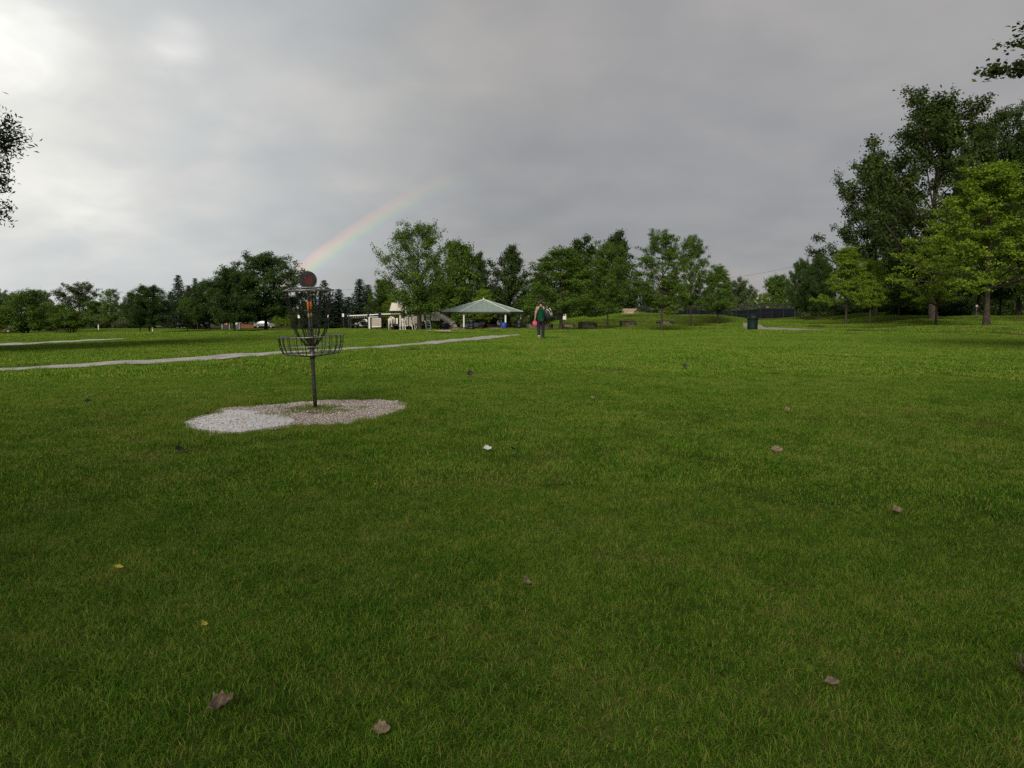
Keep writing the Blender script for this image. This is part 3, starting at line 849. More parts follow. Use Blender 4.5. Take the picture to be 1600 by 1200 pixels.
A = {}
A['linden_a'] = gen_tree('shade_tree', 1, 10, 4.3, .27, 'pyr', 62, 8, 72, .16, M['linden'], M['bark'], elev=22, sig=.165, tr=.17, flat=.38, layers=9, lobes=.3, inner=.2)
A['linden_b'] = gen_tree('shade_tree', 2, 10, 4.0, .26, 'oval', 58, 8, 66, .16, M['linden'], M['bark'], elev=30, sig=.18, tr=.16, flat=.45, lobes=.36, layers=10, inner=.2)
A['mid_a'] = gen_tree('shade_tree', 3, 10, 4.2, .28, 'oval', 58, 8, 66, .175, M['mid'], M['bark'], elev=34, sig=.20, tr=.17, flat=.55, lobes=.38, inner=.2)
A['mid_b'] = gen_tree('shade_tree', 4, 10, 4.6, .24, 'pyr', 60, 8, 66, .175, M['mid'], M['bark'], elev=34, sig=.20, tr=.17, flat=.5, lobes=.4, inner=.2)
A['maple_a'] = gen_tree('dense_tree', 5, 10, 5.0, .18, 'round', 84, 8, 84, .21, M['maple'], M['bark'], elev=34, sig=.25, tr=.2, flat=.8, lobes=.3, inner=.12, sub=.25, tips=(.6, 1.05))
A['maple_b'] = gen_tree('dense_tree', 6, 10, 5.2, .18, 'oval', 84, 8, 84, .21, M['maple'], M['bark'], elev=30, sig=.25, tr=.2, flat=.8, lobes=.28, inner=.12, sub=.25, tips=(.6, 1.05))
A['vase'] = gen_tree('open_tree', 8, 12.5, 5.0, .18, 'oval', 78, 9, 40, .20, M['mid'], M['bark'], elev=48, sig=.22, tr=.24, flat=.9, lobes=.35, inner=.35, sub=.26, up=.3)
A['cotton_a'] = gen_tree('big_tree', 9, 24, 9.5, .15, 'oval', 66, 10, 84, .36, M['cotton'], M['bark_grey'], elev=46, sig=.40, tr=.42, flat=.8, lobes=.85, sub=.22, wob=.03, inner=.25, tips=(.55, 1.1))
A['cotton_b'] = gen_tree('big_tree', 10, 24, 8.5, .13, 'round', 70, 10, 84, .36, M['oak'], M['bark_grey'], elev=48, sig=.42, tr=.40, flat=.8, lobes=.7, sub=.22, wob=.03, inner=.25, tips=(.55, 1.1))
A['oak_a'] = gen_tree('background_tree', 12, 14, 6.5, .08, 'oval', 64, 8, 46, .40, M['oak'], M['bark'], elev=45, sig=.36, tr=.26, flat=.8, lobes=.42, sub=.25, inner=.2)
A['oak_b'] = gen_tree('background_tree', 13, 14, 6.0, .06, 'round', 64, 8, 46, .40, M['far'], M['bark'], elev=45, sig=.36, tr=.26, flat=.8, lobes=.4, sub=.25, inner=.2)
A['oak_c'] = gen_tree('background_tree', 14, 14, 5.4, .05, 'oval', 60, 8, 46, .40, M['mid'], M['bark'], elev=50, sig=.36, tr=.26, flat=.8, lobes=.45, sub=.25, inner=.2)
A['spruce_a'] = gen_spruce('spruce', 15, m_leaf=M['spruce'])
A['spruce_b'] = gen_spruce('spruce', 16, R=2.1, m_leaf=M['spruce'])
A['shrub_u'] = gen_tree('shrub', 17, 4, 3.0, .30, 'umbrella', 54, 8, 44, .17, M['shrub'], M['bark'], elev=60, sig=.18, tr=.14, flat=.6, stems=6, lobes=.2, sub=.3)
A['shrub_t'] = gen_tree('shrub', 18, 7, 3.0, .08, 'oval', 60, 8, 46, .20, M['shrub'], M['bark'], elev=60, sig=.24, tr=.2, flat=.8, stems=5, lobes=.35, sub=.3)
A['bush'] = gen_tree('bush', 19, 4, 3.4, .02, 'round', 54, 8, 36, .28, M['oak'], M['bark'], elev=45, sig=.30, tr=.14, flat=.8, stems=4, lobes=.4, sub=.3)
A['willow'] = gen_tree('near_willow', 20, 13, 5.2, .22, 'oval', 150, 12, 125, .17, M['willow'], M['bark_grey'], elev=45, sig=.16, tr=.3, flat=1.4, droop=.16, lobes=.12, inner=.2, sub=.2, width=.30, up=.1)
A['nearoak'] = gen_tree('near_maple', 21, 15, 6.0, .52, 'oval', 90, 13, 84, .15, M['cotton'], M['bark_grey'], elev=30, sig=.17, tr=.3, flat=.7, lobes=.15, sub=.2, width=.8)
print({k: (round(v['H'], 1), round(v['R'], 1), v['n']) for k, v in A.items()})

def plant(kind, name, px, py, Y, top, hw, label, group=None, rz=None, cat='tree', leafmat=None, xyz=None, hwm=None, hm=None):
    """a tree whose base stands at column px / row py, distance Y; top row and half width in picture pixels give its real size"""
    a = A[kind]
    p = spot(px, py, Y) if xyz is None else Vector((xyz[0], xyz[1], gz(xyz[0], xyz[1])))
    h = hm if hm is not None else (at(px, top, Y).z - p.z)
    w = hwm if hwm is not None else hw * Y / FPX
    t = thing(name, label, cat, p, rz if rz is not None else random.random() * 6.28, group)
    t.scale = (w / a['R'], w / a['R'], h / a['H'])
    for part in ('trunk', 'crown'):
        o = bpy.data.objects.new(part, a[part]); COL.objects.link(o); o.parent = t
        if part == 'crown' and leafmat is not None:
            o.material_slots[0].link = 'OBJECT'; o.material_slots[0].material = leafmat
    return t
GL, GR_, GM, GB, GC = 'dark maples left of the basket', 'light green trees on the right lawn', 'young trees round the mound', 'trees of the far background', 'dark conifers behind the playground'
# left side
plant('shrub_t', 'shrub_tree', 40, 522, 105, 449, 36, 'tall multi-stemmed green shrub tree near the left edge', cat='shrub')
plant('shrub_u', 'shrub', -6, 523, 104, 490, 20, 'low spreading shrub cut off by the left frame edge', cat='shrub')
plant('shrub_u', 'shrub', 112, 522, 98, 481, 33, 'umbrella shaped shrub with several bare stems by the side path', cat='shrub')
plant('shrub_t', 'shrub', 76, 517, 118, 474, 26, 'bushy light shrub between the tall shrub tree and the umbrella shrub', cat='shrub')
plant('vase', 'slender_tree', 176, 513, 130, 449, 22, 'slender open tree left of the first dark maple')
plant('maple_b', 'maple_tree', 234, 521, 92, 442, 38, 'lone dark maple with a white stake beside its trunk', GL)
plant('maple_a', 'maple_tree', 219, 517, 108, 456, 26, 'smaller dark maple half hidden behind the lone maple', GL)
plant('maple_a', 'maple_tree', 416, 516, 98, 389, 68, 'tallest dark maple just left of the near basket', GL)
plant('maple_b', 'maple_tree', 366, 519, 94, 414, 50, 'broad dark maple in front of the portable toilets', GL)
plant('maple_b', 'maple_tree', 328, 516, 104, 434, 38, 'dark maple at the left end of the big maple clump', GL)
plant('mid_a', 'young_tree', 309, 516, 112, 462, 17, 'thin young tree left of the maple clump')
plant('mid_a', 'young_tree', 293, 517.5, 98, 463, 15, 'slim young tree in front of the conifers on the left')
plant('linden_b', 'sapling', 433, 514, 118, 490, 9, 'small light green sapling under the tallest maple, left one')
plant('linden_b', 'sapling', 448, 515, 115, 488, 10, 'small light green sapling behind the basket chains')
for px, top, hw, Y, k, lb in [(281, 430, 15, 150, 'a', 'tall pointed dark spruce left of the maple clump'), (297, 446, 12, 156, 'b', 'shorter spruce close beside the tall left spruce'), (307, 435, 12, 160, 'b', 'slim spruce tip rising behind the maple clump'), (268, 456, 12, 158, 'a', 'small spruce on the left of the tall left spruce')]:
    plant('spruce_' + k, 'spruce_tree', px, 511, Y, top, hw * 1.45, lb, 'spruces on the left')
for px, top, hw, Y, k, lb in [(508, 438, 15, 150, 'a', 'pointed conifer right behind the basket plate'), (530, 452, 16, 155, 'b', 'dark conifer between basket and playground'), (563, 436, 17, 150, 'a', 'tallest conifer behind the overhead ladder'), (577, 445, 15, 160, 'b', 'conifer beside the open tree, left of it'), (546, 464, 16, 152, 'b', 'low conifer behind the street sign'), (490, 462, 15, 160, 'b', 'conifer hidden behind the basket chains')]:
    plant('spruce_' + k, 'conifer_tree', px, 511, Y, top, hw * 1.5, lb, GC)
for px, base, top, hw, Y, k, lb, lm in [
    (125, 511, 438, 38, 210, 'oak_b', 'large round pale tree on the left skyline', None), (28, 511, 455, 34, 200, 'oak_b', 'round far tree behind the tall shrub tree', None), (64, 511, 451, 26, 215, 'oak_b', 'far tree right behind the tall shrub tree', None),
    (3, 511, 449, 18, 205, 'oak_b', 'far tree at the left frame edge', None), (150, 512, 470, 26, 160, 'oak_c', 'low green tree below the round skyline tree', None), (196, 512, 476, 22, 165, 'oak_c', 'low green tree right of the slender tree', None),
    (95, 512, 476, 22, 150, 'oak_c', 'light green tree left of the umbrella shrub', None), (250, 511, 468, 22, 190, 'oak_b', 'pale tree between lone maple and spruces', None), (215, 511, 474, 18, 185, 'oak_b', 'pale tree behind the lone maple', None),
    (395, 511, 478, 26, 180, 'oak_b', 'grey green tree seen under the tallest maple', None), (440, 511, 462, 22, 175, 'oak_b', 'grey green tree between tallest maple and basket', None), (340, 511, 470, 26, 190, 'oak_b', 'grey green tree behind the maple clump', None),
    (475, 511, 470, 20, 170, 'oak_a', 'dark tree behind the left half of the basket', None), (520, 511, 472, 26, 168, 'oak_a', 'dark tree behind the right half of the basket', None), (600, 511, 435, 22, 140, 'oak_c', 'feathery tree at the left of the open tree', None), (600, 512, 462, 26, 135, 'oak_a', 'dark low tree behind the playground roof', None),
    (618, 512, 458, 22, 120, 'linden_b', 'light green low tree behind the playground roof', None),
    (716, 512, 372, 34, 130, 'oak_c', 'tall tree right behind the open tree', None), (745, 512, 393, 26, 142, 'oak_a', 'dark tree above the pavilion peak', None), (797, 512, 382, 36, 138, 'oak_a', 'dark full tree right of the pavilion peak', None), (690, 512, 440, 40, 128, 'oak_c', 'green low tree behind the tube slide', None), (755, 511, 452, 17, 118, 'linden_b', 'small bright tree just behind the pavilion peak', None), (770, 511, 450, 40, 145, 'oak_a', 'dark low tree behind the pavilion roof', None),
    (906, 508, 366, 36, 118, 'oak_a', 'dark crown with ragged top behind the left mound trees', None), (960, 507, 359, 38, 120, 'oak_a', 'dark rounded crown, tallest behind the mound', None), (845, 510, 425, 30, 120, 'oak_a', 'dark low tree behind the walking person', None), (1000, 500, 440, 36, 165, 'oak_a', 'dark tree behind the shed', None),
    (1150, 499, 430, 20, 175, 'oak_b', 'hazy tree right of the mound trees', None), (1166, 499, 442, 17, 190, 'oak_b', 'hazy low tree left of the far roof', None), (1212, 497, 428, 24, 170, 'oak_c', 'rounded tree behind the right end of the court fence', None), (1192, 498, 460, 18, 168, 'linden_b', 'light green low tree in front of the far roof', None), (1236, 496, 432, 20, 172, 'oak_b', 'tree below the power pole', None),
    (1130, 500, 455, 34, 185, 'oak_b', 'hazy tree behind the rightmost mound tree', None), (1070, 500, 462, 40, 185, 'oak_b', 'hazy tree behind the mound', None)]:
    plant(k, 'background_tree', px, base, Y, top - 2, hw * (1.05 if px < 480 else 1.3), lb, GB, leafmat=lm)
# middle
plant('vase', 'open_tree', 656, 516, 92, 342, 64, 'tall airy tree with dark trunk in front of the playground', rz=2.2)
plant('mid_b', 'young_tree', 876, 518, 70, 380, 76, 'wide low crowned tree right of the walking person', GM)
plant('mid_a', 'young_tree', 949, 515, 71, 374, 42, 'straight young tree in front of the left mound slope', GM)
plant('linden_b', 'young_tree', 1034, 518, 64, 357, 54, 'tallest of the young trees, in front of the mound', GM, leafmat=M['mid'])
plant('mid_a', 'young_tree', 1079, 511, 76, 364, 38, 'young tree right of the tallest mound tree', GM)
plant('mid_b', 'young_tree', 1121, 508, 84, 410, 34, 'lower tree at the right end of the mound', GM)
plant('mid_a', 'young_tree', 1116, 505, 98, 430, 22, 'tree half hidden behind the rightmost mound tree', GM)
plant('linden_b', 'young_tree', 1043, 494, 110, 430, 24, 'light green tree on top of the mound', GM)
plant('oak_c', 'park_tree', 897, 505, 96, 400, 30, 'thick trunked tree behind the white notice board', GM)
# right
plant('maple_a', 'row_tree', 1251, 500, 108, 400, 22, 'dark tree at the end of the court fence', 'dark trees beside the court')
plant('maple_b', 'row_tree', 1279, 501, 100, 393, 26, 'dark leaning tree right of the court fence', 'dark trees beside the court')
plant('maple_b', 'row_tree', 1267, 495.5, 126, 410, 18, 'dark tree farther back beyond the court fence', 'dark trees beside the court')
plant('maple_a', 'row_tree', 1293, 494, 132, 420, 18, 'dark tree farthest back beside the court', 'dark trees beside the court')
plant('linden_a', 'lawn_tree', 1321, 508, 74, 384, 46, 'small light green tree, left one of the pair', GR_)
plant('linden_b', 'lawn_tree', 1359, 506, 80, 402, 36, 'small light green tree, right one of the pair', GR_)
plant('linden_a', 'lawn_tree', 1541, 511, 54, 252, 122, 'largest light green tree near the right edge', GR_)
plant('linden_b', 'lawn_tree', 1462, 503, 68, 360, 52, 'light green tree left of the largest one, over a thick trunk', GR_)
plant('cotton_a', 'cottonwood_tree', 1458, 500, 78, 132, 168, 'huge dark tree towering behind the light green trees', 'big dark trees on the right', rz=.6)
plant('cotton_b', 'cottonwood_tree', 1368, 492, 108, 225, 96, 'big dark tree forming the left shoulder of the right grove', 'big dark trees on the right')
plant('cotton_b', 'cottonwood_tree', 1590, 495, 84, 150, 92, 'big dark tree at the right frame edge, nearest thick trunk', 'big dark trees on the right')
plant('cotton_a', 'cottonwood_tree', 1528, 490, 96, 170, 80, 'big dark tree in the middle of the right grove', 'big dark trees on the right')
plant('cotton_b', 'cottonwood_tree', 1612, 496, 80, 175, 70, 'big dark tree whose trunk is cut by the right frame edge', 'big dark trees on the right')
plant('mid_a', 'grove_tree', 1562, 494, 88, 380, 50, 'slim trunked tree behind the largest light green tree', 'slim trees in the right grove')
plant('mid_a', 'grove_tree', 1404, 494, 95, 400, 32, 'slim trunked tree in front of the dark bushes', 'slim trees in the right grove')
plant('mid_b', 'grove_tree', 1441, 491, 100, 410, 30, 'very thin tree left of the thickest trunk', 'slim trees in the right grove')
for px, Y, top, hw, lb in [(1425, 112, 455, 40, 'dark bush left of the thick trunk'), (1485, 112, 462, 36, 'dark bush right of the thick trunk'), (1535, 110, 458, 38, 'dark bush behind the far basket'), (1590, 108, 455, 42, 'dark bush behind the trunks at the right edge'), (1375, 128, 462, 32, 'dark bush behind the pair of small trees'), (1330, 140, 470, 34, 'dark bush far behind the left small tree'), (1645, 105, 450, 44, 'dark bush cut off by the right frame edge'), (1405, 138, 440, 40, 'tall dark thicket behind the slim grove tree'), (1465, 140, 436, 44, 'tall dark thicket behind the thickest trunk'), (1510, 138, 438, 40, 'tall dark thicket left of the far basket'), (1560, 136, 436, 44, 'tall dark thicket right of the far basket'), (1300, 185, 462, 36, 'far thicket behind the trees beside the court'), (1350, 175, 455, 40, 'far thicket behind the right small tree'), (1270, 190, 468, 26, 'far thicket behind the parked white van')]:
    plant('bush', 'bush', px, 491, Y, top, hw, lb, 'dark bushes under the right grove', cat='bush')
for px, Y, top, hw, lb in [(470, 160, 482, 20, 'dark hedge bush behind the basket, left'), (515, 158, 484, 22, 'dark hedge bush behind the basket, right'), (560, 158, 486, 22, 'dark hedge bush behind the white pickup'), (610, 150, 484, 24, 'dark hedge bush behind the play panels'), (660, 148, 480, 24, 'dark hedge bush behind the open tree trunk'), (400, 170, 490, 20, 'dark hedge bush behind the brick wall'), (155, 150, 492, 24, 'low bush below the slender tree'), (205, 155, 490, 22, 'low bush behind the lone maple'), (60, 150, 492, 22, 'low bush behind the parked white pickup'), (715, 150, 484, 26, 'dark bush behind the tube slide'), (760, 150, 486, 26, 'dark bush seen through the pavilion'), (265, 165, 492, 20, 'low bush below the spruces'), (1130, 170, 480, 24, 'hazy bush behind the court fence, left'), (1215, 165, 476, 26, 'hazy bush behind the court fence, right')]:
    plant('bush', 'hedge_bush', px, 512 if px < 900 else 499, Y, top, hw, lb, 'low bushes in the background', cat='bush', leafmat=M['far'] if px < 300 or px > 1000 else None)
# near trees that reach into the picture, then unseen shade trees
plant('willow', 'near_tree', 0, 0, 0, 0, 0, 'narrow leaved tree reaching in at the left frame edge', xyz=(-18.7, 20.5), hwm=4.8, hm=11.9, rz=2.6)
plant('nearoak', 'near_tree', 0, 0, 0, 0, 0, 'broad leaved branch of a tree at the top right corner', xyz=(17.5, 17.0), hwm=5.5, hm=10.5, rz=2.0)
for x, y, h, w, lb in [(-8.5, -14.0, 14.0, 5.6, 'unseen airy tree added for shade behind the photographer, on the left'), (2.5, -14.5, 14.2, 6.0, 'unseen airy tree added for shade behind the photographer, on the right')]:  # out of view, added behind the camera to shade the foreground lawn
    plant('vase', 'near_tree', 0, 0, 0, 0, 0, lb, xyz=(x, y), hwm=w, hm=h)

# ------------------------------------------------------------------ disc golf basket
M['chain'] = mat('chain_steel', (.040, .038, .035), .45, metal=.6, var=.4, vscale=20)
def make_basket():
    root = thing('disc_golf_basket', 'disc golf basket with hanging chains on the gravel patch', 'disc golf basket', (0, 0, 0))
    MB().tube([(0, 0, -.1), (0, 0, .6), (0, 0, 1.40)], [.024, .023, .022], 14).build('pole', M['steel_dark'], root, True)
    MB().cyl((0, 0, .60), (0, 0, .69), .032, n=14).build('collar', M['steel_dark'], root, True)
    # top chain rack: two rings joined by spokes
    rk = MB(); rk.ring((0, 0, 1.385), .285, .0075, 48, 6).build('rack_ring', M['galv'], root, True)
    MB().ring((0, 0, 1.415), .215, .006, 40, 6).build('rack_ring', M['galv'], root, True)
    MB().ring((0, 0, 1.39), .12, .006, 28, 6).build('rack_ring', M['galv'], root, True)
    for k in range(6):
        a = k * math.pi / 3 + .2; c, s_ = math.cos(a), math.sin(a)
        MB().tube([(.02 * c, .02 * s_, 1.40), (.215 * c, .215 * s_, 1.412), (.285 * c, .285 * s_, 1.385)], .006, 6).build('rack_spoke', M['galv'], root, True)
    # number plate facing the camera
    pl = MB().tube([(0, -.012, 1.505), (0, .012, 1.505)], .102, 40).build('number_plate', M['plate'], root, False)
    MB().ring((0, -.013, 1.505), .098, .004, 40, 5, axis='Y').build('plate_rim', M['steel_dark'], pl, True)
    # worn red number on the plate
    z0 = 1.505
    one = [(-.040, .030), (-.028, .044), (-.016, .044), (-.016, -.040), (-.030, -.040), (-.030, .022)]
    m = MB(); m.add([(x, -.0150, z0 + z) for x, z in one], [tuple(range(6))]).build('digit', M['red'], pl)
    m = MB(); n = 20
    for cz, r in ((.020, .026), (-.022, .030)):
        o = len(m.v)
        for i in range(n):
            a = 2 * math.pi * i / n
            m.v.append((.024 + r * math.cos(a), -.0152, z0 + cz + r * .85 * math.sin(a))); m.v.append((.024 + r * .48 * math.cos(a), -.0152, z0 + cz + r * .40 * math.sin(a)))
        for i in range(n):
            j = (i + 1) % n; m.f.append((o + 2 * i, o + 2 * j, o + 2 * j + 1, o + 2 * i + 1))
    m.build('digit', M['red'], pl)
    MB().cyl((0, 0, 1.16), (0, 0, 1.262), .028, n=18).build('orange_band', M['orange'], root, True)
    MB().cyl((0, 0, 1.075), (0, 0, 1.125), .0265, n=18).build('tan_band', M['tan'], root, True)
    # basket cage
    MB().ring((0, 0, .858), .362, .007, 56, 6).build('cage_ring', M['galv'], root, True)
    MB().ring((0, 0, .752), .352, .0055, 56, 6).build('cage_ring', M['galv'], root, True)
    MB().ring((0, 0, .665), .312, .006, 56, 6).build('cage_ring', M['galv'], root, True)
    MB().ring((0, 0, .648), .17, .005, 36, 6).build('cage_ring', M['galv'], root, True)
    for k in range(24):
        a = k * math.pi / 12 + .07; c, s_ = math.cos(a), math.sin(a)
        p = [(.372 * c, .372 * s_, .872), (.366 * c, .366 * s_, .86), (.356 * c, .356 * s_, .76), (.326 * c, .326 * s_, .675), (.300 * c, .300 * s_, .657)]
        if k % 2 == 0: p.append((.03 * c, .03 * s_, .625))
        MB().tube(p, .0048, 5).build('cage_bar', M['chain'], root, True)
    # chains: links follow a hanging curve into a ring round the pole
    def link_at(mb, p, t, roll):
        u = t.cross(Vector((.31, .87, .2))).normalized(); w = u.cross(t)
        side = u * math.cos(roll) + w * math.sin(roll)
        nrm_ = t.cross(side)
        pts = []
        for i in range(7):
            a = 2 * math.pi * i / 7
            pts.append(p + t * (.0185 * math.cos(a)) + side * (.0100 * math.sin(a)))
        o = len(mb.v)
        for i, q in enumerate(pts):
            tt = (pts[(i + 1) % 7] - pts[i - 1]).normalized(); x = tt.cross(nrm_).normalized()
            for k in range(4):
                a = math.pi / 2 * k
                mb.v.append(tuple(q + (x * math.cos(a) + nrm_ * math.sin(a)) * .0034))
        for i in range(7):
            j = (i + 1) % 7
            for k in range(4):
                l = (k + 1) % 4
                mb.f.append((o + i * 4 + k, o + i * 4 + l, o + j * 4 + l, o + j * 4 + k))
    rg = random.Random(3)
    def chain(a, r0, z0, zb, bulge):
        c, s_ = math.cos(a), math.sin(a)
        pts = []
        for i in range(41):
            t = i / 40
            rr = .035 + (r0 - .035) * (1 - t ** bulge) * (1 - .18 * math.sin(math.pi * min(t * 1.3, 1))); zc = z0 + (zb - z0) * (t ** .92)
            pts.append(Vector((rr * c, rr * s_, zc)))
        mb = MB(); d = 0; nxt = .012; roll = 0
        for i in range(40):
            L_ = (pts[i + 1] - pts[i]).length
            while nxt <= d + L_:
                f = (nxt - d) / L_
                link_at(mb, pts[i].lerp(pts[i + 1], f), (pts[i + 1] - pts[i]).normalized(), roll)
                roll += math.pi / 2; nxt += .0265
            d += L_
        return mb
    for k in range(12):
        a = k * 2 * math.pi / 12 + rg.uniform(-.05, .05)
        chain(a, .278, 1.378, .735 + rg.uniform(-.02, .03), 2.6).build('chain', M['chain'], root)
    for k in range(6):
        a = k * 2 * math.pi / 6 + .2 + rg.uniform(-.05, .05)
        chain(a, .125, 1.385, .76 + rg.uniform(-.02, .03), 3.2).build('chain', M['chain'], root)
    MB().ring((0, 0, .735), .05, .006, 20, 5).build('chain_ring', M['galv'], root, True)
    return root
basket = make_basket()
basket.location = (pole_p.x, pole_p.y, pole_p.z - .005)
face = math.atan2(-pole_p.x, pole_p.y)
basket.rotation_euler = (0, rad(-2.0), face)
b2 = copy_tree(basket)
q = spot(1525, 503, 74)
b2.location = q; b2.rotation_euler = (0, 0, math.atan2(-q.x, q.y))
tag(b2, 'distant disc golf basket among the trunks on the right', 'disc golf basket')
for ch in b2.children:
    if ch.name.startswith('number_plate'): ch.material_slots[0].link = 'OBJECT'; ch.material_slots[0].material = M['concrete']
basket['group'] = b2['group'] = 'disc golf baskets'

# ------------------------------------------------------------------ pavilion
def pavilion():
    g = spot(755, 517, 100)
    root = thing('pavilion', 'open picnic pavilion with green metal roof and white posts', 'pavilion', g)
    ze = CAMZ - g.z                      # eave height above its floor
    C = [(-2.56, -4.5), (3.40, -4.1), (5.05, .9), (3.3, 4.6), (-2.6, 4.6), (-5.35, .1)]
    ap = Vector((0.05, .1, ze + 1.55))
    for i in range(6):
        a, b = Vector((*C[i], ze)), Vector((*C[(i + 1) % 6], ze))
        n_ = (b - a).cross(ap - a).normalized() * .06
        pn = MB().add([a, b, ap, a - n_, b - n_, ap - n_], [(0, 1, 2), (5, 4, 3), (0, 3, 4, 1), (1, 4, 5, 2), (2, 5, 3, 0)]).build('roof_panel', M['roof'], root)
        # standing seams
        k = max(3, int((b - a).length / .6))
        for j in range(1, k):
            t = j / k; p = a.lerp(b, t); m_ = a.lerp(b, .5)
            up_ = ap - m_
            # seam climbs straight up the slope until it meets a hip
            f = 1 - abs(2 * t - 1)
            MB().bar(p + n_ * .35, p + up_ * f * .98 + n_ * .35, .035, .03).build('seam', M['roof'], pn)
        MB().bar(a + Vector((0, 0, .03)), ap + Vector((0, 0, .03)), .10, .06).build('hip_trim', M['roof_trim'], root)
        MB().bar(a + Vector((0, 0, -.09)), b + Vector((0, 0, -.09)), .05, .16).build('fascia', M['soffit'], root)
    MB().cyl(ap, ap + Vector((0, 0, .22)), .12, .04, 10).build('finial', M['roof_trim'], root)
    MB().add([Vector((x * .97, y * .97, ze - .13)) for x, y in C] + [Vector((x * .97, y * .97, ze - .16)) for x, y in C], [tuple(range(6)), tuple(reversed(range(6, 12)))] + [(i, i + 6, (i + 1) % 6 + 6, (i + 1) % 6) for i in range(6)]).build('soffit', M['soffit'], root)
    for x, y in [(-2.2, -4.0), (2.85, -3.6), (4.75, .85), (2.1, 4.1), (-2.2, 4.1), (-4.9, .1)]:
        wz = gz(g.x + x, g.y + y) - g.z
        p = MB().box((x, y, (ze - .15 + wz - .1) / 2), (.17, .17, ze - .15 - wz + .1)).build('post', M['white'], root, bevel=.01)
        MB().box((x, y, wz + .12), (.26, .26, .1)).build('base_plate', M['white'], p)
    v = []
    for (x, y) in C: v.append((x * .95, y * .95))
    MB().add([(x, y, .06) for x, y in v] + [(x, y, -.6) for x, y in v], [tuple(range(6)), tuple(reversed(range(6, 12)))] + [(i, i + 6, (i + 1) % 6 + 6, (i + 1) % 6) for i in range(6)]).build('floor_slab', M['concrete'], root)
    return g
PV = pavilion()

def picnic_table(loc, rz, label):
    root = thing('picnic_table', label, 'picnic table', loc, rz, 'picnic tables at the pavilion')
    for k in range(4): MB().box((0, -.27 + k * .18, .745), (1.85, .165, .045)).build('plank', M['timber'], root)
    for s in (-1, 1):
        for k in range(2): MB().box((0, s * (.62 + k * .14), .44), (1.85, .125, .045)).build('bench_plank', M['timber'], root)
        f = MB(); x = s * .68
        f.bar((x, -.62, 0), (x, -.18, .72), .05, .09); f.bar((x, .62, 0), (x, .18, .72), .05, .09); f.bar((x, -.72, .40), (x, .72, .40), .05, .09)
        f.build('leg_frame', M['timber'], root)
for (px, Y, rz, lb) in [(741, 97.5, .2, 'dark picnic table behind the left front pavilion post'), (757, 101, 1.2, 'dark picnic table in the middle of the pavilion'), (772, 98.0, .1, 'dark picnic table right of the pavilion middle'), (766, 103.0, .4, 'dark picnic table at the back of the pavilion'), (801, 99.0, .05, 'picnic table between the two right pavilion posts'), (812, 105, .1, 'picnic table on the grass right of the pavilion')]:
    p = at(px, 515, Y); z = PV.z + .06 if px < 800 else gz(p.x, p.y)
    picnic_table((p.x, p.y, z), rz, lb)
def barrel(px, py, Y, r, h, m, lid, label):
    p = spot(px, py, Y)
    root = thing('trash_barrel', label, 'trash barrel', p)
    MB().loft([(0, 0, -.03, r * .96, r * .96), (0, 0, h * .33, r, r), (0, 0, h * .35, r * 1.04, r * 1.04), (0, 0, h * .37, r, r), (0, 0, h * .66, r, r), (0, 0, h * .68, r * 1.04, r * 1.04), (0, 0, h * .70, r, r), (0, 0, h, r * .97, r * .97)], 20).build('drum', m, root, True)
    MB().ring((0, 0, h), r * .98, .02, 24, 6).build('rim', m, root, True)
    if lid: MB().loft([(0, 0, h, r * 1.02, r * 1.02), (0, 0, h + .1, r * .95, r * .95), (0, 0, h + .26, r * .55, r * .55), (0, 0, h + .30, r * .15, r * .15)], 20).build('lid', lid, root, True)
barrel(787, 513, 96.2, .36, 1.0, M['blue'], None, 'bright blue barrel beside the right front pavilion post')
barrel(736.5, 515, 95.5, .33, .95, M['navy'], None, 'black barrel beside the left front pavilion post')
barrel(696.5, 517, 98, .36, .95, M['navy'], M['cargrey'], 'dark barrel with pale domed lid under the tube slide')
barrel(811, 513, 97.5, .30, 1.35, M['navy'], None, 'tall black barrel by the rightmost pavilion post')
# charcoal grill under the roof
gp = at(753, 514, 98.4); gr = thing('barbecue_grill', 'black charcoal grill on a post in the shade of the pavilion', 'grill', (gp.x, gp.y, PV.z + .06))
MB().cyl((0, 0, 0), (0, 0, .8), .05).build('post', M['black'], gr)
MB().box((0, 0, .95), (.75, .5, .3)).build('firebox', M['black'], gr)
MB().box((0, .22, 1.25), (.75, .04, .4)).build('hood', M['black'], gr)

